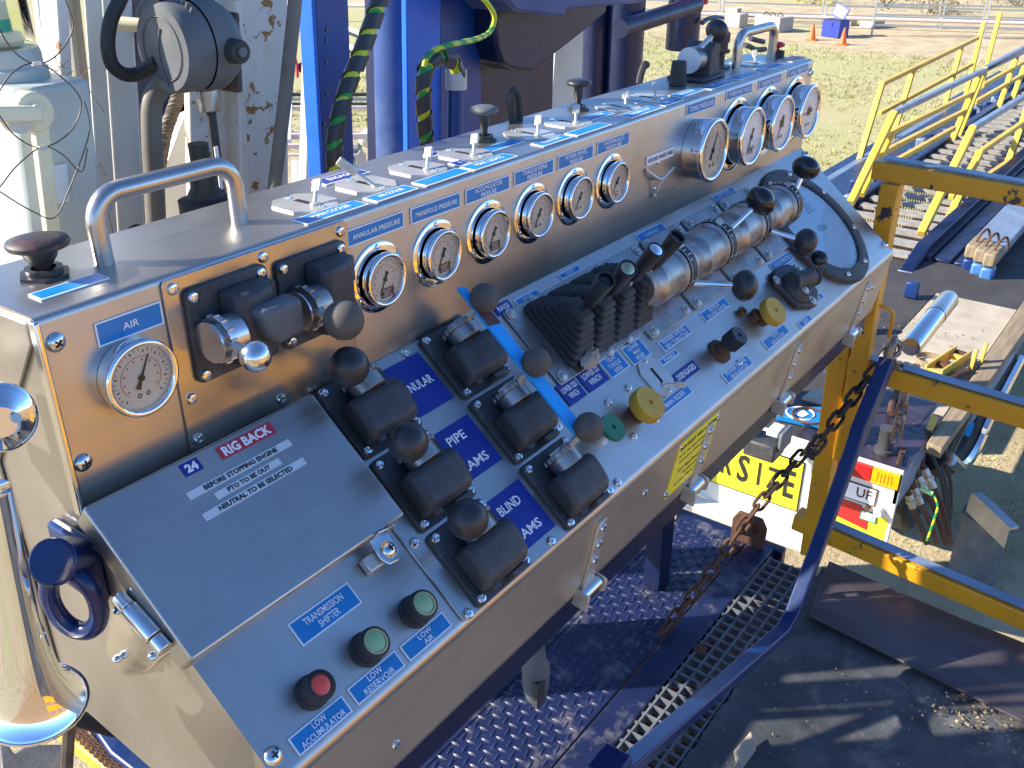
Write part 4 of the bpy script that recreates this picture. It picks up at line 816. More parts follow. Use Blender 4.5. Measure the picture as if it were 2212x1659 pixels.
# ------------------------------------------------------------------ yellow gate frames
def rect_frame(name, label, segs, sec, mat_='yellow'):
    t = thing(name, segs[0][0], label, 'gate')
    for (a, b, nm) in segs:
        s = MB(); s.bar(a, b, sec[0], sec[1], up=(1, 0, 0)); s.obj(nm, M[mat_], t, Matrix(), bevel=.004)
    return t
g1 = rect_frame('yellow_gate', 'upper yellow box-section gate frame behind the right end of the console', [((2.25, .625, 3.062), (2.25, -.9, 3.02), 'top_rail'), ((2.25, .579, 3.035), (2.25, .579, 2.30), 'post')], (.042, .048))
g2 = rect_frame('yellow_gate', 'lower yellow gate frame with two rails behind the chain', [((2.27, .62, 1.96), (2.27, .635, 2.74), 'post'), ((2.272, .655, 2.565), (2.272, -.9, 2.50), 'middle_rail'), ((2.271, .68, 2.055), (2.27, -.9, 1.93), 'bottom_rail')], (.05, .056))
for g_, (xa_, ya_, za_), (xb_, yb_, zb_), hw in ((g1, (2.25, .605, 3.0637), (2.25, -.9, 3.02), .024), (g2, (2.272, .655, 2.565), (2.272, -.9, 2.5), .028), (g2, (2.27, .60, 2.051), (2.27, -.9, 1.93), .028)):
    mb = MB(); mb.bar((xa_, ya_, za_+hw+.0015), (xb_, yb_, zb_+hw+.0015), .034, .002); mb.obj('worn_top', M['worn_blue_steel'], g_, Matrix())
for z in (2.60, 2.7):
    mb = MB(); mb.tube(smoothpts([(2.27, .60, z), (2.26, .57, z+.03), (2.27, .53, z+.02), (2.28, .53, z-.05)], 4), .005, 8); 
o = mb.obj('gate_hook', M['yellow'], None); tag(o, 'yellow bent rod hook at the head of the lower gate post', 'hook')
# yellow panel added unseen behind the viewer, to reflect orange in the front panel
yg = thing('yellow_reflector', (1.3, -1.18, PZ), 'added yellow panel behind the viewer, reflected in the console front', 'reflector panel')
for z, h_ in ((2.06, .2), (2.42, .26), (2.9, .06)):
    mb = MB(); mb.box((1.35, -1.18, z), (1.9, .04, h_)); mb.obj('rail', M['yellow'], yg, Matrix(), bevel=.004)
for x in (.42, 1.05, 1.68, 2.28):
    mb = MB(); mb.box((x, -1.215, 2.44), (.05, .03, 1.0)); mb.obj('post', M['yellow'], yg, Matrix(), bevel=.004)
# blue flat bar guard with a loop, silver handrail, chains
bp_ = [Vector((.90, .5, 2.395)), Vector((1.244, .5, 2.284)), Vector((1.70, .5, 2.138)), Vector((1.76, .5, 2.15)), Vector((1.861, .5, 2.262)), Vector((2.02, .5, 2.465)), Vector((2.05, .5, 2.50)), Vector((2.185, .5, 2.63))]
wd = [.014, .014, .014, .014, .015, .019, .036, .026]
mb = MB(); vs = []; n = len(bp_)
for i in range(n):
    t = (bp_[min(i+1, n-1)]-bp_[max(i-1, 0)]).normalized(); nn = Vector((-t.z, 0, t.x))
    for s1, s2 in ((-1, -1), (1, -1), (1, 1), (-1, 1)): vs.append(bp_[i]+nn*s1*wd[i]*.9+Vector((0, s2*.016, 0)))
mb.add(vs, [(i*4+j, i*4+(j+1) % 4, (i+1)*4+(j+1) % 4, (i+1)*4+j) for i in range(n-1) for j in range(4)]+[(3, 2, 1, 0), ((n-1)*4, (n-1)*4+1, (n-1)*4+2, (n-1)*4+3)])
gb = thing('guard_bar', tuple(bp_[0]), 'bent dark blue flat bar rising from the grating to the chain loop', 'guard bar'); mb.obj('bar', M['blue'], gb, Matrix(), bevel=.004)
lp = bp_[-1]
mb = MB(); mb.tube(smoothpts([lp+Vector((-.012, -.004, .0)), lp+Vector((-.004, -.006, .042)), lp+Vector((.02, -.002, .056)), lp+Vector((.034, 0, .02)), lp+Vector((.02, 0, -.002))], 5), .0075, 10); mb.obj('loop', M['chain_zinc'], gb, Matrix())
mb = MB(); mb.box((.93, .5, 2.40), (.06, .05, .07)); mb.cyl((.93, .52, 2.4), (.93, .62, 2.1), .018, n=12); mb.obj('bracket', M['blue'], gb, Matrix(), bevel=.005)
tb2 = thing('handrail_tube', (2.3, .5, 2.6), 'polished steel tube with a domed end pointing away from the chain', 'handrail')
Q = aim((2.401,0.5,2.586), Vector((2.765,0.5,2.605))-Vector((2.401,0.5,2.586)))
LT = (Vector((2.766,0.5,2.61))-Vector((2.401,0.5,2.586))).length
mb = MB(); mb.lathe([(0, 0), (.024, 0), (.0265, .01), (.0265, LT*.62)], 28); mb.obj('tube', M['steel_smooth'], tb2, Q, smooth=50)
mb = MB(); mb.lathe([(.0275, LT*.6), (.0278, LT-.02), (.024, LT-.007), (.012, LT+.004), (0, LT+.006)], 28); mb.obj('sleeve', M['steel2'], tb2, Q, smooth=50)
LK = {}
def link_mesh(a, b, r, m_):
    s = MB(); pts = []
    for i in range(7): t = R(-90+30*i); pts.append((a+b*math.cos(t), b*math.sin(t), 0))
    for i in range(7): t = R(90+30*i); pts.append((-a+b*math.cos(t), b*math.sin(t), 0))
    s.tube(pts, r, 7, closed=True); return s.mesh('chain_link', M[m_])
L1 = link_mesh(.0135, .0122, .0046, 'chain'); L2m = link_mesh(.0135, .0122, .0046, 'chain_zinc'); L3 = link_mesh(.0135, .0122, .0046, 'rust')
def chain(P, pitch, label, pick):
    P = smoothpts(P, 30); t = thing('chain', tuple(P[0]), label, 'chain'); d = 0; k = 0; i = 0; acc = 0
    out = []; cur = P[0].copy(); tgt = 0; s = 0; seg = []
    for a, b in zip(P, P[1:]): seg.append((s, a, b)); s += (b-a).length
    n = int(s/pitch)
    for k in range(n+1):
        dd = k*pitch
        for s0, a, b in seg:
            L_ = (b-a).length
            if s0 <= dd <= s0+L_+1e-9: p = a+(b-a)*((dd-s0)/L_ if L_ else 0); t_ = (b-a).normalized(); break
        x = t_; y = x.cross(Vector((0, 0, 1))).normalized(); z = x.cross(y); ang = (45 if k % 2 else -45)+random.uniform(-8, 8)
        m_ = Matrix((x, y, z)).transposed().to_4x4(); m_.translation = p
        inst(pick(k/max(n, 1)), 'chain_link', t, m_ @ RX(ang))
chain([(2.20, .495, 2.655), (2.12, .53, 2.585), (1.97, .58, 2.45), (2.155,0.63,2.381), (1.983,0.69,2.253), (1.905,0.74,2.119), (1.81,0.785,2.003), (1.72,0.8058,1.957)], .0375, 'long dark chain hanging from the guard bar loop down to the tread plate', lambda f: L2m if f < .04 else (L1 if f < .62 else L3))
chain([(2.205, .495, 2.655), (2.24, .49, 2.60), (2.404,0.48,2.525), (2.352,0.48,2.478), (2.356,0.48,2.409), (2.357,0.48,2.341)], .0375, 'short bright chain tail dangling from the guard bar loop', lambda f: L2m)
# ------------------------------------------------------------------ catwalk beyond the gate
cw = thing('catwalk', (9, 2.0, 1.2), 'long yellow-railed pipe catwalk with ladder treads running away to the right', 'catwalk')
s_ = MB(); s_.box((0, 0, 0), (.105, .74, .03)); TR = s_.mesh('tread', mat('tread_board', (.30, .285, .25), .65, .1, .25, 12, bump=.2, dirt=(.12, .1, .08), da=.42, chip=(.05, .15, .35), ca=.3, cs=9), 0)
s_ = MB()
for j in range(34):
    s_.box((0, -.36+.0218*j, 0), (.012, .008, .05))
SR = s_.mesh('serrated_edge', M['rust'], 0)
for i in range(46):
    x = 7.3+.275*i; inst(TR, 'tread', cw, T(x, 2.03, 1.2)); e = inst(SR, 'serrated_edge', cw, T(x-.08, 2.03, 1.17)); e['kind'] = 'stuff'
mb = MB(); mb.box((13.3, 2.46, 1.12), (12.6, .07, .26)); mb.obj('stringer', M['blue_dk'], cw, Matrix(), bevel=.01)
mb = MB(); mb.prism([(-6.25, -.34), (6.3, -.34), (6.3, .16), (-5.9, .16), (-6.3, .05)], -.05, .05, frame((13.3, 1.60, 1.12), (1, 0, 0), (0, 0, 1), (0, -1, 0))); mb.obj('stringer', M['blue_dk'], cw, Matrix(), bevel=.01)
mb = MB(); mb.box((6.99, 1.60, 1.05), (.012, .104, .26)); mb.obj('end_cap', M['worn_blue_steel'], cw, Matrix(), bevel=.003)
for (x, y0_, z0_, w_) in ((13.3, 2.85, .95, .45), (13.5, 3.25, .85, .2), (13.3, 2.66, 1.02, .34), (13.4, 3.05, .92, .36), (13.2, 3.5, .7, .4)):
    mb = MB(); mb.box((x, y0_, z0_), (13, w_*.5, .18)); mb.obj('side_beam', M['blue_dk'] if w_ > .3 else M['worn_blue_steel'], cw, Matrix(), bevel=.01)
rq = random.Random(2)
for i in range(26):
    x = 8.3+i*.42; mb = MB(); mb.box((x, 2.65+rq.uniform(-.06, .06), 1.12), (.09, .09, .12+.1*rq.random())); mb.obj('roller_bracket', M['worn_blue_steel'] if i % 2 else M['blue'], cw, Matrix(), bevel=.01)
def rail(pts, m_='yellow_lt', w_=.045, nm='rail'):
    s = MB()
    for a, b in zip(pts, pts[1:]): s.bar(a, b, w_, w_, up=(0, 0, 1))
    return s.obj(nm, M[m_], cw, Matrix(), bevel=.004)
def ext(a, b, k): a = Vector(a); b = Vector(b); return tuple(a+(b-a)*k)
def rset(Y_, top, mids, posts, k=1.0, tm='worn_blue_steel'):
    rail([(top[0][0], Y_, top[0][1]), (top[1][0], Y_, top[1][1])], tm, .05)
    for m_ in mids: rail([(m_[0][0], Y_, m_[0][1]), (m_[1][0], Y_, m_[1][1])])
    for p in posts: rail([(p[0][0], Y_, p[0][1]), (p[1][0], Y_, p[1][1])], nm='post', w_=.06)
rset(2.4, ((8.95, 1.905), (14.6, 1.80)), [((8.75, 1.735), (12.0, 1.64)), ((8.6, 1.585), (11.8, 1.475)), ((8.5, 1.43), (11.4, 1.345))], [((8.1, 1.285), (8.95, 1.905)), ((8.35, 1.30), (8.98, 1.73)), ((11.3, 1.08), (12.12, 1.815)), ((9.6+4.8, 1.1), (15.0, 1.79))])
rset(2.4, ((12.35, 1.86), (18.5, 1.82)), [((12.4, 1.66), (18, 1.62)), ((12.2, 1.5), (18, 1.42))], [((11.5, 1.0), (12.35, 1.86)), ((13.6, 1.1), (14.1, 1.8)), ((15.6, 1.1), (16.1, 1.8))])
rset(3.3, ((11.6, 1.70), (16.0, 1.75)), [((11.7, 1.35), (16, 1.38))], [((11.2, .9), (11.6, 1.72)), ((12.4, .9), (12.8, 1.72)), ((14.8, .9), (15.1, 1.75)), ((16.0, .9), (16.2, 1.95)), ((17.0, .9), (17.2, 2.0))], tm='yellow_lt')
rset(1.7, ((8.8, 1.89), (14.0, 1.76)), [((9.28, 1.59), (14, 1.45)), ((8.5, 1.36), (9.3, 1.56)), ((9.7, 1.26), (14, 1.0))], [((7.7, 1.255), (8.78, 1.89)), ((8.4, 1.03), (9.28, 1.59)), ((10.6, .95), (11.25, 1.62)), ((10.9, 1.2), (11.3, 1.8))])
# tall yellow mast legs at the far right
for x in (22.5, 24.0):
    mb = MB(); mb.bar((x, 3.3+.0*x, 0), (x+1.2, 3.3, 4.2), .12); o = mb.obj('yellow_strut', M['yellow_lt'], None, bevel=.01); tag(o, ('nearer' if x < 23 else 'farther')+' of two tall leaning yellow struts at the far end of the catwalk', 'strut', 'yellow struts at the far end of the catwalk')
mb = MB(); mb.box((20.2, 2.35, 1.3), (.5, .4, .6)); tag(mb.obj('blue_drum', M['blue_b'], bevel=.05), 'blue box at the far end of the catwalk treads', 'box')
# long beams and pipes under the catwalk
for (y, z, r_, m_, nm, lb) in ((1.64, .93, .055, 'blue', 'long_pipe', 'long dark blue pipe lying below the catwalk'), (1.50, .86, .05, 'grey_pipe', 'long_pipe', 'long sandy brown pipe lying below the catwalk')):
    mb = MB(); mb.tube([(4.6, y+.02, z), (14, y, z)], r_, 14); tag(mb.obj(nm, M[m_], smooth=50), lb, 'pipe')
M['dk_deck'] = mat('dark_plank_and_shaded_deck', (.05, .045, .042), .7, .1, .3, 3, dirt=(.16, .13, .1), da=.42, ds=2)  # dark plank's own tone; on the far deck, catwalk shade put into colour
# ------------------------------------------------------------------ flat-bed trailer with the oversize sign
TX = 4.2; tr = thing('trailer', (4.2, 1.3, .6), 'flat-bed trailer with a white tail board, oversize sign and tail lights', 'trailer')
mb = MB(); mb.slab([(TX, .79, 1.18), (TX, .795, .75), (TX, 1.25, .60), (TX, 1.95, .66), (TX, 1.95, 1.18)], (.02, 0, 0)); mb.obj('tail_board', M['fab_white'], tr, Matrix(), bevel=.003)
mb = MB(); mb.box((5.46, 1.045, 1.15), (2.47, .51, .05)); mb.obj('deck', M['deck_sand'], tr, Matrix()); mb = MB(); mb.box((5.46, 1.62, 1.148), (2.47, .62, .05)); mb.obj('dark_plank', M['dk_deck'], tr, Matrix()); mb = MB(); mb.box((8.6, 1.36, 1.15), (3.8, 1.14, .05)); mb.obj('deck', M['dk_deck'], tr, Matrix())
mb = MB(); mb.box((4.55, 1.06, 1.178), (.66, .54, .008)); mb.obj('tread_sheet', M['oily'], tr, Matrix()); mb = MB(); mb.slab([(4.991,1.288,1.182), (4.999,0.8536,1.182), (4.696,0.858,1.182), (4.77,1.002,1.182), (4.568,1.231,1.182)], (0, 0, .004)); mb.obj('oil_patch', M['oily'], tr, Matrix())
mb = MB(); mb.box((6.5, .80, 1.08), (4.6, .03, .18)); mb.obj('side_rail', M['worn_blue_steel'], tr, Matrix(), bevel=.004)
mb = MB(); mb.box((6.3, 1.35, .9), (4.0, .5, .2)); mb.obj('chassis', M['blue_dk'], tr, Matrix())
mb = MB(); mb.box((TX-.05, 1.55, .62), (.1, .9, .05)); mb.obj('bumper_step', M['fab_white'], tr, Matrix(), bevel=.006)
XF = lambda y, z, h=0: frame((TX-.001-h, y, z), (0, -1, 0), (0, 0, 1), (-1, 0, 0))
SA = (4.2,1.585,1.075); SB = (4.2,1.246,1.049); SC = (4.2,1.271,0.7467)
def quad_plate(nm, y0, y1, z0, z1, face, edge, M_=None, th=.006, parent=tr):
    s = MB(); s.box((0, 0, th/2), (abs(y1-y0), z1-z0, th)); s.m = 1; w_, h_ = abs(y1-y0)/2-.006, (z1-z0)/2-.006
    s.add([(-w_, -h_, th+.0004), (w_, -h_, th+.0004), (w_, h_, th+.0004), (-w_, h_, th+.0004)], [(0, 1, 2, 3)])
    return s.obj(nm, [M[edge], M[face]], parent, XF((y0+y1)/2, (z0+z1)/2), smooth=0)
sg = quad_plate('oversize_sign', 1.255, 1.83, .765, 1.062, 'sign_yellow', 'slot')
def letter_at(ch, y, z, w_, h_, parent, mt='ink_k', b_=.02):
    lettering(ch, w_, h_, M[mt], parent, XF(y, z, .0105), b_, 'sign_letter')
for ch, (zx, zy), w_ in (('R', (250, 620), .055), ('S', (480, 720), .066), ('I', (625, 780), .014), ('Z', (770, 830), .07), ('E', (940, 940), .058)):
    pass
for ch, y, w_ in (('R', 1.665, .06), ('S', 1.572, .064), ('I', 1.483, .014), ('Z', 1.405, .066), ('E', 1.318, .054)): letter_at(ch, y, .915, w_, .165, sg)
tl = quad_plate('tail_light', .93, 1.02, 1.085, 1.165, 'red_lens', 'red_lens', th=.02); quad_plate('tail_light', 1.03, 1.12, 1.085, 1.165, 'red_lens', 'red_lens', th=.02); quad_plate('tail_light', 1.13, 1.2, 1.085, 1.165, 'red_lens', 'red_lens', th=.02)
al = quad_plate('indicator_light', .79+.008, .925, 1.085, 1.165, 'amber', 'amber', th=.02)
for i in range(5):
    s = MB(); s.box((0, 0, 0), (.003, .055, .002)); s.obj('lens_rib', M['orange'], al, XF(.83+.017*i, 1.125, .0215))
lp_ = quad_plate('number_plate', .885, 1.2, .945, 1.045, 'white', 'brown_lbl')
lettering('33', .07, .05, M['brown_lbl'], lp_, XF(1.135, 1.0, .0075), .02, 'plate_letters'); lettering('UF', .075, .055, M['brown_lbl'], lp_, XF(.945, 1.0, .0075), .02, 'plate_letters')
lettering('QLD  SUNSHINE STATE', .26, .010, M['ink_k'], lp_, XF(1.04, .957, .0075), .01, 'plate_letters') if 0 else None
mb = MB(); mb.slab([(TX-.002, 1.13, .93), (TX-.002, .95, .93), (TX-.002, .905, .875), (TX-.002, .90, .80), (TX-.002, 1.10, .83)], (-.003, 0, 0)); mb.obj('red_panel', M['red_plastic'], tr, Matrix())
mb = MB(); mb.slab([(TX-.001, .90, .91), (TX-.001, .81, .90), (TX-.001, .815, .77), (TX-.001, 1.1, .70), (TX-.001, 1.12, .83)], (-.0008, 0, 0)); mb.obj('yellow_panel', M['sign_yellow'], tr, Matrix())
gl = quad_plate('label_holder', .865, .945, .855, .91, 'white', 'green_knob', th=.008); lettering('7', .012, .02, M['green_knob'], gl, XF(.885, .88, .01), .01, 'plate_letters')
mb = MB(); mb.cyl((TX, .86, .935), (TX-.04, .86, .935), .028, .02, 18); mb.obj('reflector_knob', M['white_paint'], tr, Matrix(), smooth=40); mb = MB(); mb.cyl((TX, .915, .935), (TX-.03, .915, .935), .012, n=12); mb.obj('rusty_stud', M['bolt_r'], tr, Matrix())
for y in (1.55, 1.05):
    mb = MB(); mb.cyl((5.6, y+.1, .45), (5.6, y-.14, .45), .42, n=28); mb.obj('wheel', M['rubber'], tr, Matrix(), bevel=.03)
# things lying on the trailer
Bm = Vector((4.451,1.282,1.2))
cb = thing('carton', tuple(Bm), 'flattened blue and white printed cardboard carton on the trailer deck', 'carton')
q4 = [(4.323,1.479,1.21), (4.373,1.167,1.21), (4.548,1.103,1.21), (4.644,1.209,1.21), (4.43,1.48,1.21)]
mb = MB(); mb.slab(q4, (0, 0, -.03)); mb.obj('box', M['label_blue'], cb, Matrix(), bevel=.003)
for i, (cx_, cy_, rr) in enumerate(((1110, 230, .07), (1620, 250, .06))):
    c_ = Vector((4.41,1.385,1.214) if i == 0 else (4.542,1.17,1.214))
    mb = MB(); mb.ring(rr, .006, 24, 4, T(c_.x, c_.y, 1.2115)); mb.obj('printed_ring', M['white'], cb, Matrix()); mb = MB(); mb.lathe([(0, 0), (rr*.6, 0)], 5, T(c_.x, c_.y, 1.2135)); mb.obj('printed_swirl', M['white'], cb, Matrix())
c_ = Vector((4.395,1.333,1.22)); mb = MB(); mb.ring(.085, .007, 30, 8, T(c_.x, c_.y, 1.222)); tag(mb.obj('gasket_ring', M['rust']), 'rusty steel ring lying on the blue carton', 'ring')
c_ = Vector((5.518,1.033,1.2)); mb = MB(); mb.lathe([(.075, 0), (.078, .03), (.074, .03), (.071, 0), (.075, 0)], 30, T(c_.x, c_.y, 1.18)); tag(mb.obj('band_ring', M['timber']), 'pale steel band ring standing on the trailer deck by the chain', 'ring')
c_ = Vector((4.316,1.105,1.2)); t = thing('red_fitting', tuple(c_), 'red flanged hose fitting on the trailer deck', 'fitting'); mb = MB(); mb.lathe([(.0, 0), (.05, 0), (.05, .015), (.03, .02), (.03, .06), (.045, .065), (.045, .085), (0, .085)], 20); mb.obj('flange', M['rust'], t); mb = MB(); mb.cyl((.06, .06, .03), (.25, .16, .06), .018, n=12); mb.obj('pipe', M['red_label'], t)
c_ = Vector((4.335,0.9251,1.18)); mb = MB(); mb.lathe([(.0, 0), (.05, 0), (.05, .02), (.038, .025), (.036, .12), (.04, .125), (.04, .135), (0, .138)], 20, T(c_.x, c_.y, 1.18)); tag(mb.obj('oil_can', M['black_cast'], smooth=40), 'dark cylindrical can standing on the trailer deck', 'can')
c_ = Vector((4.292,0.8288,1.19)); t = thing('adjustable_spanner', tuple(c_), 'rusty red spanner lying on the corner of the trailer deck', 'spanner'); mb = MB(); mb.bar(Vector((-.07, -.0, .01)), Vector((.05, .02, .012)), .016, .01); mb.obj('handle', M['rust'], t, bevel=.003); mb = MB(); mb.prism([(0, -.02), (.04, -.02), (.045, .0), (.02, .004), (.045, .014), (.03, .025), (0, .02)], 0, .012, T(.05, .02, .006)); mb.obj('jaw', M['rust'], t, bevel=.002)
# yellow tool frame on the deck
ca, cb_ = Vector((5.273,0.9532,1.2)), Vector((5.642,0.8839,1.2))
yt = thing('yellow_tool', tuple(ca), 'yellow channel tool with lugs lying on the trailer deck', 'tool')
d_ = (cb_-ca).normalized(); nn = Vector((-d_.y, d_.x, 0)); LL = (cb_-ca).length
for s1 in (-1, 1):
    mb = MB(); mb.bar(ca+nn*s1*.045+Vector((0, 0, .03)), cb_+nn*s1*.045+Vector((0, 0, .03)), .012, .07); mb.obj('side_plate', M['yellow_lt'], yt, Matrix(), bevel=.003)
for k in (.05, .35, .8, .97): mb = MB(); mb.box((0, 0, 0), (.03, .09, .03), T(*(ca+d_*LL*k+Vector((0, 0, .03)))) @ RZ(math.degrees(math.atan2(d_.y, d_.x)))); mb.obj('cross_piece', M['rust'] if k in (.35, .97) else M['yellow_lt'], yt, Matrix(), bevel=.003)
for k in (.75, 1.1): mb = MB(); mb.box((0, 0, 0), (.03, .02, .13), T(*(ca+d_*LL*k-nn*.1+Vector((0, 0, .05)))) @ RY(15)); mb.obj('lug', M['yellow_lt'], yt, Matrix(), bevel=.003)
mb = MB(); p = [(4.657,0.8151,1.2), (4.651,0.782,1.2), (4.725,0.7839,1.25), (4.749,0.822,1.25)]; mb.slab(p, (0, 0, -.02)); tag(mb.obj('yellow_flap', M['yellow_lt'], bevel=.003), 'small yellow flap plate beside the timber', 'plate')
# timber and side fittings
mb = MB(); tq = [Vector((4.519,0.7733,1.2)), Vector((4.5,0.6958,1.2)), Vector((4.918,0.6886,1.2)), Vector((4.941,0.7743,1.2))]
mb.slab([tuple(tq[0]), tuple(tq[1]), tuple(tq[1]+(tq[2]-tq[1])*7.5), tuple(tq[0]+(tq[3]-tq[0])*7.5)], (0, 0, -.06)); tag(mb.obj('timber', M['timber'], bevel=.006), 'long weathered timber sleeper along the side of the trailer', 'timber')
mb = MB(); mb.box((7.2, .72, 1.02), (3.8, .03, .14)); tag(mb.obj('side_channel', M['worn_blue_steel'], bevel=.005), 'dull blue steel channel hung outside the timber', 'channel')
fr_ = thing('wheel_guard', (5.5, .7, .6), 'curved chrome-edged wheel guard below the trailer side', 'mudguard')
mb = MB(); pts = smoothpts([(4.709,0.68,1.042), (5.164,0.68,0.7649), (5.461,0.68,0.7143), (5.633,0.68,0.7584), (5.707,0.68,0.8069), (6.522,0.68,0.9137)], 6); mb.tube(pts, .035, 8); mb.obj('edge', M['steel_smooth'], fr_, Matrix())
mb = MB(); pts = [tuple(p+Vector((-.05, .10, .02))) for p in pts]; mb.tube(pts, .09, 8); mb.obj('guard', M['slot'], fr_, Matrix())
mb = MB(); mb.bar((4.81,0.7,1.015), (5.088,0.7,1.095), .03, .012); mb.obj('stay', M['timber'], fr_, Matrix(), bevel=.003); mb = MB(); mb.bar((4.932,0.66,1.082), (4.988,0.66,1.135), .025, .01); mb.obj('blue_label', M['blue_light'], fr_, Matrix())
# hose bundle hanging off the trailer corner
hz = [(930, 560, 1250, 900, 1290, 1700), (1000, 560, 1290, 800, 1340, 1300), (960, 700, 1130, 1050, 1330, 1700), (860, 820, 1060, 1150, 1260, 1700), (790, 900, 970, 1250, 1140, 1700), (730, 1000, 880, 1330, 1000, 1700)]
HZ = [[(4.66,0.788,1.075),(4.66,0.6988,0.9828),(4.66,0.6417,0.8335),(4.66,0.5795,0.5812)], [(4.72,0.7739,1.042),(4.72,0.6782,0.96),(4.72,0.636,0.8282),(4.72,0.6118,0.6866)], [(4.56,0.7994,1.073),(4.56,0.7026,0.9364),(4.56,0.6325,0.8181),(4.56,0.5635,0.648)], [(4.5,0.8009,1.045),(4.5,0.7253,0.9353),(4.5,0.6565,0.8417),(4.5,0.5775,0.6776)], [(4.46,0.8005,0.999),(4.46,0.7279,0.8833),(4.46,0.6627,0.7882),(4.46,0.6118,0.6864)], [(4.4,0.7998,0.9831),(4.4,0.75,0.8831),(4.4,0.689,0.787),(4.4,0.6464,0.707)], [(4.62,0.7668,1.083),(4.62,0.7038,1.001),(4.62,0.6471,0.853),(4.62,0.6115,0.6931)]]
HC = ['rubber', 'rubber', 'rust', 'rust', 'bolt_r', 'rust', 'rubber']
HZ = [[Vector((p[0][0]+.12, .92, p[0][2]-.06)), Vector((p[0][0]+.05, .84, p[0][2]-.02))]+list(p) for p in HZ]
hn = ['black', 'thin black', 'brown', 'reddish brown', 'rusty orange', 'dark brown', 'slack black']
for i, (p, c_) in enumerate(zip(HZ, HC)):
    t = thing('hydraulic_hose', p[0], hn[i]+' hydraulic hose hanging beside the trailer corner', 'hose', 'hoses beside the trailer'); s = MB(); s.tube(smoothpts(p, 8), .015 if i not in (1, 6) else .010, 10); s.obj('hose', M[c_], t, Matrix())
    if i in (2, 3, 4, 5):
        P_ = smoothpts(p, 8); s = MB(); s.cyl(P_[19], P_[24], .020, n=14); s.cyl(P_[21], P_[22], .025, n=6); s.obj('coupling', M['alu'], t, Matrix(), bevel=.002)
mb = MB(); mb.tube(smoothpts([(4.3,0.7172,1.063),(4.3,0.6637,1.057),(4.3,0.6399,1.03),(4.3,0.6247,0.9895),(4.3,0.6276,0.9088),(4.3,0.6352,0.791)], 8), .0055, 8); tag(mb.obj('earth_lead', M['earth']), 'green and yellow earth lead hanging over the hoses', 'wire')
mb = MB(); mb.cyl((4.3,0.7194,1.065), (4.3,0.6599,1.056), .010, .013, 10); tag(mb.obj('lead_boot', mat('pale_green', (.3, .6, .25), .5)), 'pale green plastic boot on the end of the earth lead', 'plug')
# bent metal bracket and drum on the ground at the right
mb = MB(); a, b, c, d_ = [Vector(p) for p in [(5.184,0.5956,0.6),(5.091,0.4819,0.6),(4.947,0.3501,0.6),(4.991,0.3154,0.6)]]; a2 = Vector((5.225,0.5539,0.6))
mb.slab([a, a2, d_, c], (0, 0, .015)); mb.slab([a, c, c-Vector((0, 0, .12)), a-Vector((0, 0, .12))], (.01, .01, 0)); tag(mb.obj('angle_bracket', M['galv'], bevel=.003), 'galvanised angle bracket standing on the grass at the right', 'bracket')
c_ = Vector((5.291,0.5033,-0)); mb = MB(); mb.cyl((c_.x, c_.y, 0), (c_.x, c_.y, .45), .13, n=26); mb.cyl((c_.x, c_.y, .45), (c_.x, c_.y, .47), .10, n=26); tag(mb.obj('steel_drum', M['jbox'], bevel=.01), 'dark grey cylinder standing below the angle bracket', 'drum')
# three square beams with lifting hooks, and long channels behind them
for i, (px, lb) in enumerate((((1600, 1060), 'left'), ((1700, 1110), 'middle'), ((1810, 1160), 'right'))):
    p = [(7.301,1.249,1.35), (7.241,1.174,1.35), (7.184,1.099,1.35)][i]; p = Vector(p)
    t = thing('square_beam', tuple(p), 'blue tipped square beam end with a bent hook, '+lb+' of three', 'beam', 'square beams with hooks')
    s = MB(); s.box((.14, 0, -.04), (.28, .085, .10)); s.obj('beam_end', M['timber'], t, bevel=.015); s = MB(); s.box((4.2, 0, -.045), (7.8, .088, .08)); s.obj('long_beam', M['worn_blue_steel'], t, bevel=.008); s = MB(); s.box((.06, 0, -.19), (.12, .088, .19)); s.obj('tip', M['blue'] if i == 0 else M['sky_blue'], t, bevel=.02)
    s = MB(); s.tube(smoothpts([(.10, .0, .0), (.14, -.02, .07), (.20, -.05, .09), (.22, -.07, .0)], 4), .009, 8); s.obj('hook', M['bolt_r'], t)
for i, y in enumerate((1.13, 1.28, 1.43)):
    mb = MB(); mb.box((11.6, y+.16, 1.10), (8.5, .13, .2)); tag(mb.obj('long_channel', M['blue_dk'], bevel=.01), 'long dark blue steel channel running beside the catwalk, '+('nearest', 'middle', 'farthest')[i]+' to the gate side', 'channel', 'channels beside the catwalk')
for x, y, z, s1 in ((5.75, 1.47, 1.28, .11), (4.98, 1.40, 1.25, .09), (6.5, 1.42, 1.28, .11)):
    mb = MB(); mb.prism([(-.045, 0), (.045, 0), (.038, s1), (-.038, s1)], -.03, .03, frame((x, y, 1.18), (0, -1, 0), (0, 0, 1), (-1, 0, 0))); o = mb.obj('stake_lug', M['blue'], None, bevel=.008); tag(o, 'upright dark blue lug on the trailer deck '+('in the middle' if x < 6 and x > 5 else ('beside the silver tube' if x < 5 else 'near the beams')), 'lug')
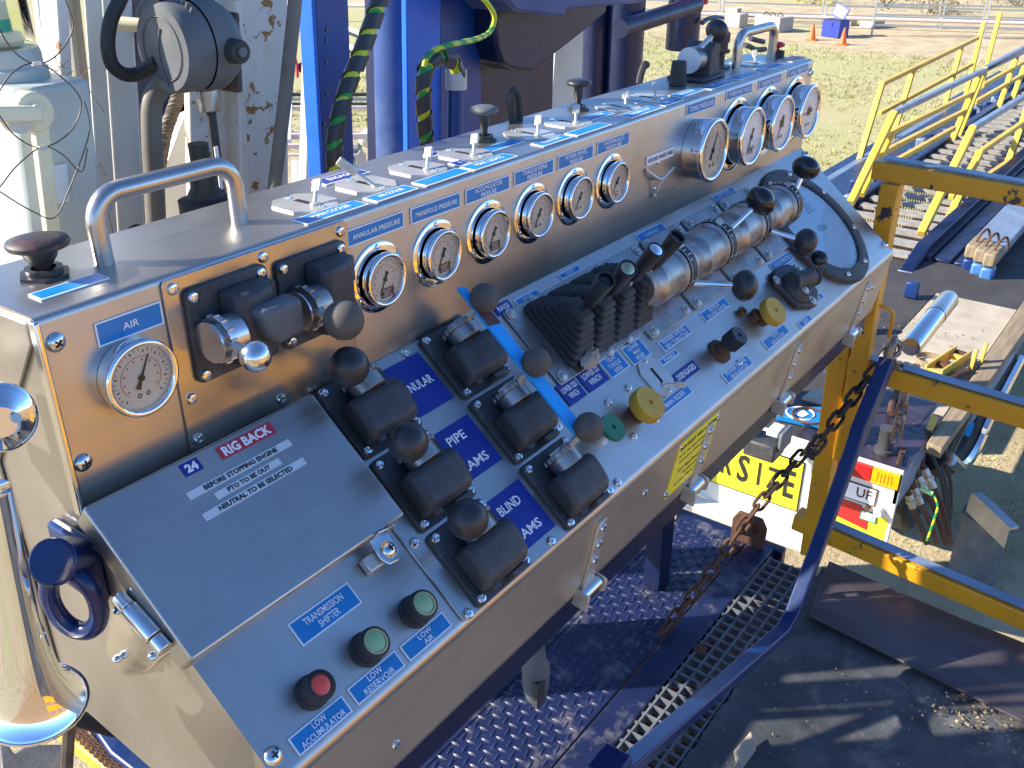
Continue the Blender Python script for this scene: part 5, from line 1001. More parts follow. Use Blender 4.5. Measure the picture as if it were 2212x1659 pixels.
# black moulded bracket beyond the fascia
c_ = Vector((3.942,1.388,1.3)); t = thing('chock_bracket', tuple(c_), 'black open bracket block on the tail of the trailer', 'bracket'); Q = T(c_.x, c_.y, 1.2)
mb = MB(); mb.box((0, .0, .04), (.14, .16, .09)); mb.box((0, .095, .12), (.14, .03, .12)); mb.obj('bracket', M['black_cast'], t, Q, bevel=.012); mb = MB(); mb.box((.02, -.09, .1), (.13, .025, .1)); mb.obj('cheek', M['jbox'], t, Q, bevel=.01); mb = MB(); mb.box((.02, -.04, .13), (.10, .06, .03)); mb.obj('worn_cap', M['fab_white'], t, Q, bevel=.006)
mb = MB(); q = [(4.577,1.443,1.2), (4.581,1.325,1.2), (4.745,1.352,1.2), (4.701,1.431,1.2)]; mb.slab(q, (0, 0, .02)); tag(mb.obj('flat_carton', M['cloth'], bevel=.004), 'plain brown cardboard sheet with a paper label behind the blue carton', 'cardboard')

mb = MB(); rq = random.Random(21)
for i in range(260):
    x, y = rq.uniform(4.3, 6.2), rq.uniform(.86, 1.6); s = rq.uniform(.003, .012); vs = [(rq.uniform(-1, 1)*s, rq.uniform(-1, 1)*s, rq.uniform(-.2, 1)*s) for _ in range(5)]
    mb.add([(x+p, y+q, 1.178+r_) for p, q, r_ in vs], [(0, 1, 2), (0, 1, 3), (1, 2, 4), (0, 2, 3), (1, 3, 4), (2, 3, 4)])
tag(mb.obj('deck_debris', M['timber']), 'scattered grit and small debris on the trailer deck', 'debris', kind='stuff')
for i, (p, q, r_, m_, lb) in enumerate((((5.348,1.053,1.2), (5.324,0.9389,1.2), .012, 'timber', 'pale bent stick among the tools by the band ring'), ((4.692,1.007,1.2), (4.978,1.058,1.2), .018, 'rust', 'brown rod lying between the tail post and the guard bar'), ((5.256,0.8706,1.2), (5.464,0.8036,1.2), .02, 'rust', 'dark rusty bar beside the yellow channel tool'), ((4.622,0.8212,1.2), (4.613,0.7795,1.2), .006, 'rubber', 'thin dark strip near the yellow flap'), ((4.805,1.224,1.2), (4.669,1.164,1.2), .02, 'red_label', 'short red pipe standing behind the blue carton'), ((5.522,0.799,1.2), (5.605,0.7998,1.2), .015, 'bolt_r', 'small brown peg beside the yellow lugs'))):
    mb = MB(); mb.tube([Vector(p)+Vector((0, 0, .01)), Vector(p).lerp(Vector(q), .5)+Vector((.0, .01, .012)), Vector(q)+Vector((0, 0, .01))], r_, 8); tag(mb.obj('loose_rod', M[m_]), lb, 'rod')
for i, (y, z, m_) in enumerate(((2.05, .75, 'blue_dk'), (1.85, .8, 'rust'), (1.72, .72, 'blue'))):
    mb = MB(); mb.box((9.6, y, z), (7, .09, .12)); tag(mb.obj('under_beam', M[m_], bevel=.006), ('farthest', 'middle rusty', 'nearest')[i]+' dark beam running under the catwalk treads', 'beam')
# ------------------------------------------------------------------ rig posts and mast behind the console
def colm(name, label, q, th, m_, lo=.4, hi=4.6, bev=.004, parent=None, cat='post'):
    TL, TR, BR, BL = [Vector(p) for p in q]
    def at(a, b, z): return a+(b-a)*((z-a.z)/(b.z-a.z))
    pts = [at(TL, BL, hi), at(TR, BR, hi), at(TR, BR, lo), at(TL, BL, lo)]
    s = MB(); s.slab([tuple(p) for p in pts], (0, th, 0)); o = s.obj(name, M[m_], parent, Matrix(), bevel=bev)
    if parent is None: tag(o, label, cat)
    return o
colm('white_post', 'narrow leaning white post right of the caged light', [(0.8076,1.42,3.484),(0.8257,1.42,3.483),(0.7744,1.42,3.164),(0.7579,1.42,3.168)], .05, 'white_rust', bev=.003, lo=2.72)
mb = MB(); mb.tube([(1.026,1.75,3.466), (1.007,1.75,3.259), (0.9831,1.75,3.067)], .013, 10); tag(mb.obj('dark_rod', M['grey_pipe']), 'thin dark upright rod between the two leftmost white posts', 'rod')
wp = thing('white_post', (0.8876,1.5,3.149), 'wide folded white steel post left of the junction box', 'post')
colm('side_face', None, [(0.9006,1.5,3.478),(0.9301,1.5,3.475),(0.8862,1.5,3.149),(0.8551,1.5,3.156)], .006, 'white_paint', parent=wp, lo=2.72); colm('front_face', None, [(0.9333,1.503,3.475),(0.9866,1.503,3.471),(0.941,1.503,3.136),(0.8894,1.503,3.148)], .03, 'white_paint', parent=wp, lo=2.72)
colm('blue_strut', 'dark blue strut behind the black cable loop', [(1.179,1.8,3.436),(1.233,1.8,3.432),(1.243,1.8,3.013),(1.136,1.8,3.038)], .05, 'blue_dk', lo=2.75, cat='strut')
mb = MB(); mb.slab([(1.163,1.66,3.236),(1.19,1.66,3.24),(1.163,1.66,3.006),(1.042,1.66,3.037),(1.098,1.66,3.14)], (0, .02, 0)); tag(mb.obj('white_gusset', M['white_paint'], bevel=.002), 'white gusset plate slanting behind the grey conduit', 'plate')
wc = thing('white_column', (1.129,1.5,3.092), 'broad rust-streaked white steel column right of the junction box', 'column')
colm('recessed_face', None, [(1.091,1.5,3.459),(1.197,1.5,3.451),(1.153,1.5,3.102),(1.039,1.5,3.128)], .02, 'white_rust', parent=wc); colm('rib', None, [(1.161,1.46,3.456),(1.177,1.46,3.455),(1.137,1.46,3.112),(1.12,1.46,3.116)], .05, 'white_rust', parent=wc); colm('main_face', None, [(1.196,1.49,3.452),(1.306,1.49,3.444),(1.257,1.49,3.08),(1.155,1.49,3.103)], .10, 'white_rust', parent=wc)
mb = MB(); mb.tube([(1.254,1.4,3.494), (1.237,1.4,3.428), (1.199,1.4,3.297), (1.153,1.4,3.148), (1.106,1.4,2.993)], .0125, 14); tag(mb.obj('conduit', M['grey_pipe'], smooth=50), 'long grimy conduit leaning past the right edge of the white column', 'pipe')
colm('white_angle', 'narrow white angle iron just left of the blue post', [(1.687,1.85,3.354),(1.702,1.85,3.353),(1.655,1.85,3.029),(1.633,1.85,3.033)], .03, 'white_paint', hi=3.36)
bpo = thing('blue_post', (1.511,1.6,3.125), 'blue steel post with small weld marks right of the grimy conduit', 'post')
colm('front_face', None, [(1.476,1.6,3.425),(1.571,1.6,3.418),(1.553,1.6,3.083),(1.459,1.6,3.101)], .04, 'blue_mid', parent=bpo, bev=.002); colm('folded_edge', None, [(1.462,1.594,3.427),(1.471,1.594,3.426),(1.455,1.594,3.103),(1.446,1.594,3.105)], .045, 'blue_b', parent=bpo, bev=.004)
for (x, y) in ((475, 310), (470, 425), (470, 660), (475, 990), (445, 1300), (440, 1390)):
    c_ = Vector((1.501,1.598,3.365)) if y == 310 else None
for p in [(1.501,1.598,3.365),(1.497,1.598,3.344),(1.492,1.598,3.299),(1.486,1.598,3.235),(1.47,1.598,3.172),(1.466,1.598,3.156)]:
    s = MB(); s.ball((0, 0, 0), .0035, 8, 5, (.6, .5, 1.6)); s.obj('weld_mark', M['timber'], bpo, T(*p) @ RY(20))
# mast group
ms = thing('mast', (2.205,1.9,3.053), 'blue painted drilling mast assembly with pipes and plates behind the console', 'mast')
colm('edge_plate', None, [(2.044,1.98,3.363),(2.082,1.98,3.361),(2.057,1.98,2.931),(2.015,1.98,2.939)], .04, 'blue_dk', parent=ms, lo=1.2)
q = [Vector(p) for p in [(2.074,1.93,3.38),(2.048,1.93,2.94)]]; d_ = q[1]-q[0]
mb = MB(); mb.tube([q[0]-d_*1.5, q[0], q[1], q[1]+d_*1.6], .062, 28); mb.obj('upright_pipe', M['blue_worn'], ms, Matrix(), smooth=60)
colm('bright_plate', None, [(1.977,1.8,3.378),(2.114,1.8,3.368),(2.09,1.8,2.951),(1.954,1.8,2.977)], .02, 'blue_b', parent=ms, lo=1.2)
colm('side_plate', None, [(2.183,1.86,3.36),(2.364,1.86,3.346),(2.357,1.86,2.89),(2.157,1.86,2.929)], .05, 'blue_mid', parent=ms, lo=1.2)
q = [Vector(p) for p in [(2.144,1.78,3.137),(2.132,1.78,2.968)]]; d_ = q[1]-q[0]
mb = MB(); mb.tube([q[0], q[1], q[1]+d_*2.6], .0235, 18); mb.obj('conduit_pipe', M['blue_mid'], ms, Matrix(), smooth=60)
mb = MB(); a, b = [Vector(p) for p in [(2.145,1.78,3.132),(2.147,1.78,3.187)]]; mb.lathe([(.024, 0), (.0305, 0), (.0305, (b-a).length), (.022, (b-a).length), (.022, .0)], 24, aim(a, b-a)); mb.obj('white_cap', M['pvc'], ms, Matrix(), smooth=50)
mb = MB(); mb.slab([(2.428,1.92,3.425),(2.837,1.92,3.404),(2.846,1.92,3.159),(2.838,1.92,2.843),(2.413,1.92,2.87)], (0, .12, 0)); mb.obj('web_plate', M['blue_dk'], ms, Matrix(), bevel=.006)
mb = MB(); mb.slab([(2.338,1.78,3.328),(2.33,1.78,3.277),(2.341,1.78,3.216),(2.367,1.78,3.169),(2.426,1.78,3.146),(2.524,1.78,3.131),(2.652,1.78,3.172),(2.797,1.78,3.217),(2.949,1.78,3.269),(2.942,1.78,3.337),(2.339,1.78,3.377)], (0, .10, 0)); mb.obj('gusset', M['blue_dk'], ms, Matrix(), bevel=.012, seg=3)
mb = MB(); mb.slab([(2.122,1.6,3.438),(2.122,1.6,3.376),(2.159,1.6,3.366),(2.187,1.6,3.344),(2.42,1.6,3.31),(2.432,1.6,3.329),(2.893,1.6,3.315),(2.882,1.6,3.396)], (0, .16, 0)); mb.obj('cross_beam', M['blue_worn'], ms, Matrix(), bevel=.008)
for i, q in enumerate(([(3.555,2.2,3.241),(3.562,2.2,2.805)], [(3.628,2.1,3.264),(3.63,2.1,2.845)])):
    a, b = [Vector(p) for p in q]; d_ = b-a; mb = MB(); mb.tube([a-d_*1.2, a, b, b+d_*1.8], .052 if i == 0 else .078, 26); mb.obj('hydraulic_cylinder', M['blue_dk'], ms, Matrix(), smooth=60)
colm('white_post', 'plain white post seen through the gap in the mast', [(3.722,2.5,3.083),(3.967,2.5,3.06),(3.942,2.5,2.711),(3.69,2.5,2.75)], .06, 'white_paint', lo=.0, hi=3.5)
a, b = [Vector(p) for p in [(3.512,2,3.163),(4.007,2,3.193)]]; mb = MB(); mb.tube([a-(b-a)*.2, a, b, b+(b-a)*.1], .036, 24); mb.obj('cross_pipe', M['blue_dk'], ms, Matrix(), smooth=60)
a = Vector((4.149,2.1,2.991)); mb = MB(); mb.cyl(a, a+Vector((0, 0, 1.2)), .075, n=30); mb.obj('hanging_cylinder', M['blue_dk'], ms, Matrix(), bevel=.006)
a = Vector((4.122,2,3.193)); mb = MB(); mb.cyl(a, a+Vector((0, 0, .25)), .022, n=16); mb.obj('red_fitting', M['red_label'], ms, Matrix(), bevel=.004)
mb = MB(); mb.tube(smoothpts([(4.131,2,3.115),(4.185,2,3.126),(4.286,2,3.126),(4.356,2,3.114)], 5), [.012]+[.010]*9+[.007]*5+[.004], 8); mb.obj('hook_horn', M['blue_dk'], ms, Matrix())
mb = MB(); mb.tube(smoothpts([(3.412,1.9,2.962),(3.424,1.9,2.998),(3.448,1.9,3.029),(3.466,1.9,3.024)], 4), .014, 8); tag(mb.obj('work_glove', M['rubber']), 'black gloved finger shape poking up beside the mast', 'glove')
mb = MB(); mb.tube(smoothpts([(3.58,1.55,3.116),(3.635,1.55,3.103),(3.688,1.55,3.087),(3.782,1.55,3.078)], 4), .010, 8); mb.tube(smoothpts([(3.743,1.6,3.119),(3.805,1.6,3.106),(3.878,1.6,3.092)], 4), .010, 8); tag(mb.obj('black_hose', M['rubber']), 'black hose passing behind the right grab handle', 'hose')
# ---- spiral wrapped cables
def spiral_cable(P, r, label, seed):
    P = smoothpts(P, 14); t = thing('wrapped_cable', tuple(P[0]), label, 'cable'); s = MB(); s.tube(P, r*.86, 12); s.obj('cable', M['earth'], t, Matrix())
    # helical black band wound round it
    N = len(P); Ls = [0]
    for a, b in zip(P, P[1:]): Ls.append(Ls[-1]+(b-a).length)
    tot = Ls[-1]; pitch = r*2.9; turns = tot/pitch; K = int(turns*16); s = MB(); prev = None; vs = []; fs = []
    x = None
    for k in range(K+1):
        d = tot*k/K; i = max(j for j in range(N) if Ls[j] <= d+1e-9); i = min(i, N-2); f = (d-Ls[i])/max(1e-9, Ls[i+1]-Ls[i]); p = P[i].lerp(P[i+1], f); tt = (P[i+1]-P[i]).normalized()
        if x is None: x = tt.cross(Vector((0, 1, 0))).normalized()
        else: x = (x-tt*x.dot(tt)).normalized()
        y = tt.cross(x); a = 2*math.pi*d/pitch; n_ = x*math.cos(a)+y*math.sin(a); w_ = pitch*.36
        for (o_, h_) in ((-w_, .9), (-w_, 1.12), (w_, 1.16), (w_, .9)): vs.append(p+n_*r*h_+tt*o_)
    for k in range(K):
        for j in range(4): fs.append((k*4+j, k*4+(j+1) % 4, (k+1)*4+(j+1) % 4, (k+1)*4+j))
    s.add(vs, fs); s.obj('spiral_wrap', M['spiral'], t, Matrix(), smooth=50)
spiral_cable([(1.441,1.35,3.491)]+[(1.409,1.35,3.444),(1.372,1.35,3.388),(1.338,1.35,3.34),(1.307,1.35,3.298),(1.282,1.35,3.253),(1.265,1.35,3.207),(1.259,1.35,3.167),(1.26,1.35,3.087)], .0150, 'thick black spiral-wrapped cable hanging in front of the blue post', 1)
spiral_cable([(1.634,1.45,2.963),(1.638,1.45,3.09),(1.634,1.45,3.161),(1.633,1.45,3.229),(1.639,1.45,3.268),(1.659,1.45,3.292),(1.697,1.45,3.299),(1.732,1.45,3.288),(1.75,1.45,3.264)], .0165, 'spiral-wrapped cable hooping over into the white cap', 2)
mb = MB(); mb.tube(smoothpts([(1.605,1.42,3.292), (1.614,1.42,3.308), (1.65,1.42,3.324), (1.708,1.42,3.328), (1.829,1.45,3.324), (1.942,1.5,3.326), (1.96,1.5,3.357), (1.931,1.5,3.391), (1.889,1.5,3.414)], 8), .0062, 10); tag(mb.obj('earth_wire', M['earth'], smooth=60), 'green and yellow earth wire looping across the blue mast', 'wire')
# ---- junction box with its loops of cable
jb = thing('junction_box', (1,1.34,3.398), 'round grey cast junction box with embossed lid on a black square plate', 'junction box')
mb = MB(); mb.slab([(1.01,1.35,3.462),(1.01,1.279,3.458),(1.01,1.294,3.336),(1.01,1.383,3.334)], (.012, 0, 0)); mb.obj('back_plate', M['black_cast'], jb, Matrix(), bevel=.004)
ca = Vector((0.9,1.316,3.414)); cb_ = Vector((1.0, ca.y, ca.z)); rr = .0665
mb = MB(); mb.lathe([(0, -.002), (rr*.93, -.001), (rr*.98, .004), (rr, .012), (rr, .045)], 44, aim(ca, (1, 0, 0))); mb.obj('lid', M['jbox'], jb, Matrix(), smooth=45)
mb = MB(); mb.lathe([(rr*1.03, .047), (rr*1.06, .06), (rr*1.04, .085), (rr*.85, .105), (0, .108)], 44, aim(ca, (1, 0, 0))); mb.obj('body', M['jbox'], jb, Matrix(), smooth=45)
mb = MB()
for i in range(5):
    a = R(52+9*i); mb.box((0, 0, 0), (.006, .004, .016), T(ca.x+.03, ca.y-rr*math.cos(a)*1.0, ca.z+rr*math.sin(a)) @ RX(90-math.degrees(a)+0))
mb.obj('lid_ribs', M['jbox'], jb, Matrix(), bevel=.001)
mb = MB(); c_ = Vector((ca.x+.075, ca.y-rr*1.0, ca.z-.005)); mb.cyl(c_, c_+Vector((0, -.022, 0)), .019, .017, 22); mb.obj('side_plug', M['rubber'], jb, Matrix(), bevel=.002)
mb = MB(); mb.cyl(c_+Vector((0, -.022, 0)), c_+Vector((0, -.026, 0)), .008, n=6); mb.obj('plug_screw', M['jbox'], jb, Matrix())
mb = MB(); mb.cyl((ca.x+.07, ca.y, ca.z+rr), (ca.x+.07, ca.y, ca.z+rr+.4), .0165, n=18); mb.cyl((ca.x+.07, ca.y, ca.z+rr), (ca.x+.07, ca.y, ca.z+rr+.018), .020, n=18); mb.obj('top_conduit', M['grey_pipe'], jb, Matrix(), bevel=.001)
mb = MB(); mb.cyl((ca.x+.07, ca.y, ca.z-rr-.035), (ca.x+.07, ca.y, ca.z-rr+.004), .018, .018, 12); mb.obj('cable_gland', M['alu'], jb, Matrix(), bevel=.002)
mb = MB(); mb.tube(smoothpts([(ca.x+.07, ca.y, ca.z-rr-.03), (ca.x+.068, ca.y, ca.z-rr-.12), (ca.x+.062, ca.y, ca.z-rr-.25), (ca.x+.06, ca.y, ca.z-rr-.5)], 6), .008, 10); mb.obj('drop_cable', M['rubber'], jb, Matrix())
mb = MB(); mb.box((ca.x+.063, ca.y-.009, ca.z-rr-.125), (.007, .002, .07)); mb.obj('cable_tag', M['white'], jb, Matrix())
lettering('EXPLOSION PROOF', .075, .007, M['alu'], jb, frame((ca.x-.0026, ca.y-.016, ca.z+.032), (0, -1, 0), (0, 0, 1), (-1, 0, 0)), 0, 'lid_print') if 0 else None
mb = MB(); mb.tube([(ca.x-.003, ca.y-.004+.012*math.sin(t/14*6.28*.5), ca.z+.03-.006*t) for t in range(15)], .0012, 6); mb.ring(rr*.7, .0009, 40, 4, aim((ca.x-.0024, ca.y, ca.z), (1, 0, 0))); mb.obj('lid_embossing', M['jbox'], jb, Matrix())
for p in [(1.008,1.309,3.444),(1.008,1.323,3.344)]: s = MB(); s.ball((0, 0, 0), .0065, 10, 6); s.obj('bolt', M['bolt_r'], jb, T(*p))
def loop(pts, r, m_, name, label, cat, k=8, n=12): mb = MB(); mb.tube(smoothpts(pts, k), r, n); return tag(mb.obj(name, M[m_], smooth=60), label, cat)
loop([(0.9024,1.38,3.505), (0.8806,1.38,3.477), (0.8627,1.38,3.454), (0.8512,1.38,3.424), (0.8507,1.38,3.395), (0.8651,1.38,3.378), (0.8859,1.38,3.373), (0.8961,1.36,3.382), (0.9035,1.34,3.393)], .0108, 'rubber', 'cable_loop', 'thick black cable looping down from the top and into the junction box', 'cable')
loop([(1.03,1.5,3.478), (1.012,1.5,3.46), (0.9986,1.5,3.446), (0.9982,1.5,3.429), (0.9971,1.48,3.411)], .0108, 'grey_pipe', 'cable_loop', 'shorter grey cable loop entering behind the top of the junction box', 'cable')
mb = MB(); mb.tube([(0.9061,1.44,3.442), (0.9349,1.4,3.438)], .011, 12); tag(mb.obj('tape_band', M['clear']), 'pale tape band tying the black cable loop', 'tape')
loop([(0.9849,1.44,3.339), (0.9623,1.44,3.332), (0.9459,1.44,3.309), (0.9356,1.44,3.255), (0.9268,1.44,3.191), (0.9132,1.44,3.098)], .0175, 'grey_pipe', 'bent_conduit', 'grey bent conduit curving down from under the junction box', 'pipe')
# wire rope: six strands laid round each other
wr = thing('wire_rope', (1.115,1.6,3.288), 'twisted steel wire rope running down behind the bent conduit', 'wire rope')
P = smoothpts([(1.135,1.6,3.342), (1.11,1.6,3.283), (1.071,1.6,3.223), (1.041,1.6,3.155), (0.9703,1.55,3.112), (0.9057,1.5,3.088)], 16)
for k in range(6):
    Q = []
    for i, p in enumerate(P):
        t = (P[min(i+1, len(P)-1)]-P[max(i-1, 0)]).normalized(); x = t.cross(Vector((0, 1, 0))).normalized(); y = t.cross(x); a = i*.75+k*math.pi/3; Q.append(p+(x*math.cos(a)+y*math.sin(a))*.0085)
    s = MB(); s.tube(Q, .0052, 6); s.obj('strand', M['wire_rope'], wr, Matrix())
mb = MB(); c_ = Vector((0.9252,1.3,3.201)); mb.lathe([(0, -.12), (.045, -.12), (.045, -.02), (.03, -.015), (.022, 0), (.022, .03), (.016, .032), (.016, .07), (0, .07)], 16, T(*c_)); tag(mb.obj('black_connector', M['rubber'], smooth=35), 'black cable connector standing behind the left grab handle', 'connector')
# ---- caged light fitting
lf = thing('light_fitting', (0.6937,1.35,3.289), 'grey-green light fitting with clear glass tube inside a wire cage at the left edge', 'light fitting')
e0, e1 = Vector((0.6794,1.3,3.391)), Vector((0.6556,1.3,3.17))
lean = (e1-e0)/(e0.z-e1.z); zt_, zb_ = e0.z, 2.76
def lp_(x, y, z): return Vector((e0.x+lean.x*(zt_-z)+x, y, z))
mb = MB(); pr = [(0, 1.30), (.085, 1.30), (.085, 1.52), (-.02, 1.52), (-.02, 1.32)]
mb.add([lp_(x, y, zb_) for x, y in pr]+[lp_(x, y, zt_) for x, y in pr], [(0, 1, 2, 3, 4), (9, 8, 7, 6, 5)]+[(i, (i+1) % 5, 5+(i+1) % 5, 5+i) for i in range(5)]); mb.obj('enclosure', M['enclosure'], lf, Matrix(), bevel=.006)
tc = lp_(.02, 1.40, zt_); mb = MB(); mb.lathe([(.056, 0), (.056, .014), (.051, .018), (.051, .032), (.049, .04), (0, .04)], 32, T(*tc)); mb.obj('collar', M['enclosure'], lf, Matrix(), smooth=40)
mb = MB(); mb.lathe([(.047, .044), (.047, .30), (.03, .33), (0, .335)], 32, T(*tc)); mb.obj('glass_tube', M['lamp_glass'], lf, Matrix(), smooth=60)
mb = MB(); mb.lathe([(.03, .044), (.034, .05), (.03, .06), (.02, .062), (.02, .10)], 24, T(*tc)); mb.obj('lamp_base', M['pvc'], lf, Matrix(), smooth=40); mb = MB(); mb.lathe([(.0205, .062), (.0205, .078)], 24, T(*tc)); mb.obj('teal_ring', mat('teal_plastic', (.0, .3, .26), .4), lf, Matrix()); mb = MB(); mb.lathe([(.016, .10), (.022, .14), (.022, .26), (0, .28)], 24, T(*tc)); mb.obj('lamp', M['white'], lf, Matrix(), smooth=50)
mb = MB(); mb.bar((0.5982,1.26,3.375), (0.6571,1.26,3.366), .034, .02); mb.cyl((0.6571,1.26,3.366), Vector((0.6571,1.26,3.366))+Vector((0, .03, 0)), .026, n=20); mb.obj('clear_bracket', M['clear'], lf, Matrix(), bevel=.003)
mb = MB(); mb.bar((0.662,1.27,3.348), (0.6465,1.27,3.202), .014, .02); mb.obj('clear_strip', M['clear'], lf, Matrix(), bevel=.002)
mb = MB(); mb.cyl((0.6515,1.25,3.372), Vector((0.6515,1.25,3.372))+Vector((0, -.006, 0)), .007, n=12); mb.cyl((0.6283,1.25,3.361), Vector((0.6283,1.25,3.361))+Vector((0, .02, 0)), .016, n=16); mb.obj('bracket_screw', M['zinc'], lf, Matrix())
mb = MB(); mb.slab([(0.6823,1.298,3.285),(0.7034,1.298,3.285),(0.696,1.298,3.232),(0.6769,1.298,3.232)], (0, -.001, 0)); mb.obj('rating_label', M['tape'], lf, Matrix())
for w_ in ([(0.5986,1.2,3.501),(0.6039,1.2,3.477),(0.6164,1.2,3.45),(0.6396,1.2,3.435),(0.6692,1.2,3.443),(0.6964,1.2,3.472),(0.6937,1.2,3.504),(0.6904,1.2,3.526)], [(0.5772,1.2,3.401),(0.5872,1.2,3.411),(0.6096,1.2,3.43),(0.6397,1.2,3.436),(0.6672,1.2,3.416),(0.6875,1.2,3.383),(0.6656,1.2,3.349),(0.6241,1.2,3.335),(0.5947,1.2,3.353),(0.5799,1.2,3.381),(0.5735,1.2,3.402)], [(0.5458,1.2,3.292),(0.5592,1.2,3.299),(0.5865,1.2,3.32),(0.6231,1.2,3.336),(0.6475,1.2,3.322),(0.6679,1.2,3.295),(0.6831,1.2,3.323)], [(0.5486,1.2,3.303),(0.5578,1.2,3.293),(0.5907,1.2,3.261),(0.6189,1.2,3.245),(0.6486,1.2,3.279),(0.6799,1.2,3.324),(0.6929,1.2,3.352),(0.6918,1.2,3.382)]):
    s = MB(); s.tube(smoothpts(w_, 6), .0009, 6); s.obj('cage_wire', M['wire_rope'], lf, Matrix())
for p in [(0.6396,1.2,3.435),(0.6235,1.2,3.335)]: s = MB(); s.box(p, (.012, .006, .005)); s.obj('ferrule', M['zinc'], lf, Matrix(), bevel=.001)
mb = MB(); rq = random.Random(4)
for i in range(90):
    a = Vector((0.7649,1.4,3.291))+Vector((rq.uniform(-.02, .02), rq.uniform(-.03, .03), rq.uniform(-.16, .1))); mb.tube([a, a+Vector((rq.uniform(-.03, .03), 0, rq.uniform(-.03, .03))), a+Vector((rq.uniform(-.04, .04), rq.uniform(-.02, .02), rq.uniform(-.05, .02)))], .0006, 3)
tag(mb.obj('cobweb_straw', M['timber'], smooth=0), 'tangled brown grass and web caught between the light fitting and the post', 'debris', kind='stuff')
colm('rusty_backing', 'brown stained white backing post behind the light fitting', [(0.878,1.6,3.474),(0.9151,1.6,3.471),(0.878,1.6,3.076),(0.838,1.6,3.087)], .02, 'white_rust', lo=2.75)
# ------------------------------------------------------------------ yard things seen between the posts
for i, (a, b) in enumerate((((32.39,43.43,0.35), (16.88,14.92,0.35)), ((26.94,36.26,0.35), (14.91,13.19,0.35)), ((21.44,26.56,0.5), (23.37,22.95,0.5)))):
    mb = MB(); mb.tube([a, b], .06, 10); tag(mb.obj('white_pipe', M['fab_white']), ('upper', 'lower', 'far level')[i]+' white pipe lying across the yard behind the blue post', 'pipe')
for i, y in enumerate((1000, 1050, 1100)):
    a, b = (((12.09,15.02,0.25), (13.59,13,0.25)), ((11.9,14.79,0.22), (13.37,12.8,0.22)), ((11.64,14.48,0.2), (13.08,12.53,0.2)))[i]
    mb = MB(); mb.bar(a, b, .05, .06); tag(mb.obj('dark_rail', M['galv'] if i == 1 else M['black_cast']), ('farthest', 'middle', 'nearest')[i]+' of three dark rails lying on the soil before the gravel', 'rail')
wf = thing('pipe_rack', (9.296,10.64,0.6), 'pale primed steel frame with paired white bars seen left of the blue post', 'pipe rack')
for (a, b, w_) in ([(10.41,12.13,0.6),(11.43,10.74,0.6)]+[.06], [(9.221,10.8,0.6),(10.14,9.555,0.6)]+[.03], [(9.036,10.59,0.6),(9.938,9.37,0.6)]+[.08], [(8.63,10.14,0.6),(9.191,9.375,0.6)]+[.06], [(8.288,9.754,0.6),(8.831,9.019,0.6)]+[.03]):
    s = MB(); s.bar(a, b, w_); s.obj('cross_bar', M['rack_pink'], wf, Matrix(), bevel=.004)
for a, b in (((10.53,12.21,0.6), (8.807,10.32,0.6)), ((8.072,9.386,0.6), (7.337,8.564,0.6)), ((8.119,9.323,0.6), (7.381,8.504,0.6)), ((8.312,9.382,0.6), (7.436,8.43,0.6))):
    s = MB(); s.bar(a, b, .07); s.obj('upright_bar', M['fab_white'], wf, Matrix(), bevel=.006)
mb = MB(); c_ = Vector((10.03,9.893,0.5)); mb.ball(c_, .22, 20, 12, (1.3, .7, .7)); tag(mb.obj('white_tank', M['fab_white'], smooth=60), 'white rounded tank lying beyond the mast', 'tank')
mb = MB(); c_ = Vector((8.987,9.151,0.5)); mb.slab([(c_.x-.07, c_.y, .0), (c_.x+.07, c_.y-.05, .0), (c_.x+.07, c_.y-.05, .55), (c_.x+.0, c_.y-.02, .62), (c_.x-.07, c_.y, .55)], (.02, .02, 0)); tag(mb.obj('pad_eye', M['rack_pink'], bevel=.005), 'pale rounded pad eye with a hole behind the console', 'pad eye')
rv = thing('red_valve', (14.61,16.41,0.35), 'small dark red valve with round flange standing in the yard', 'valve'); c_ = Vector((14.38,16.17,0.4))
mb = MB(); mb.cyl((c_.x-.12, c_.y+.08, .35), (c_.x-.08, c_.y+.05, .35), .2, n=14); mb.obj('flange', M['red_label'], rv, Matrix(), bevel=.01); mb = MB(); mb.ball((c_.x, c_.y, .35), .11, 14, 8); mb.obj('body', M['red_label'], rv, Matrix()); mb = MB(); mb.cyl((c_.x, c_.y, .35), (c_.x+.2, c_.y-.15, .36), .03, n=8); mb.obj('stem', M['black_cast'], rv, Matrix())
# ------------------------------------------------------------------ air horns at the left end
rc = Vector((0.262,0.7399,2.957)); dist = (rc-CAMP).length; tp0 = Vector((0.262,0.6928,3.21)); ax = (rc-tp0); HL = ax.length
ah = thing('air_horn', tuple(rc), 'long chrome air horn trumpet with its bell at the lower left', 'horn')
r_ = .0455
prof_ = [(.0, 0), (.0125, 0), (.0135, HL*.3), (.016, HL*.55), (.0195, HL*.72), (.0245, HL*.84), (.0305, HL*.915), (.0365, HL*.96), (.0425, HL*.988), (r_, HL*1.0), (r_*1.01, HL*1.008), (r_*.97, HL*1.006), (.040, HL*.985), (.032, HL*.94), (.022, HL*.87), (.0, HL*.8)]
mb = MB(); mb.lathe(prof_, 48, aim(tp0, ax)); mb.obj('trumpet', M['chrome'], ah, Matrix(), smooth=60)
mb = MB(); mb.ring(r_, .0014, 48, 6, aim(rc, ax)); mb.obj('rim', M['chrome'], ah, Matrix(), smooth=60)
dc = Vector((0.2839,0.7031,3.259)); ad = (dc-CAMP).normalized(); ax2 = (ad+Vector((.15, .55, .15))).normalized()
h2 = thing('air_horn', tuple(dc), 'chrome round horn housing cut by the left edge above the trumpet', 'horn')
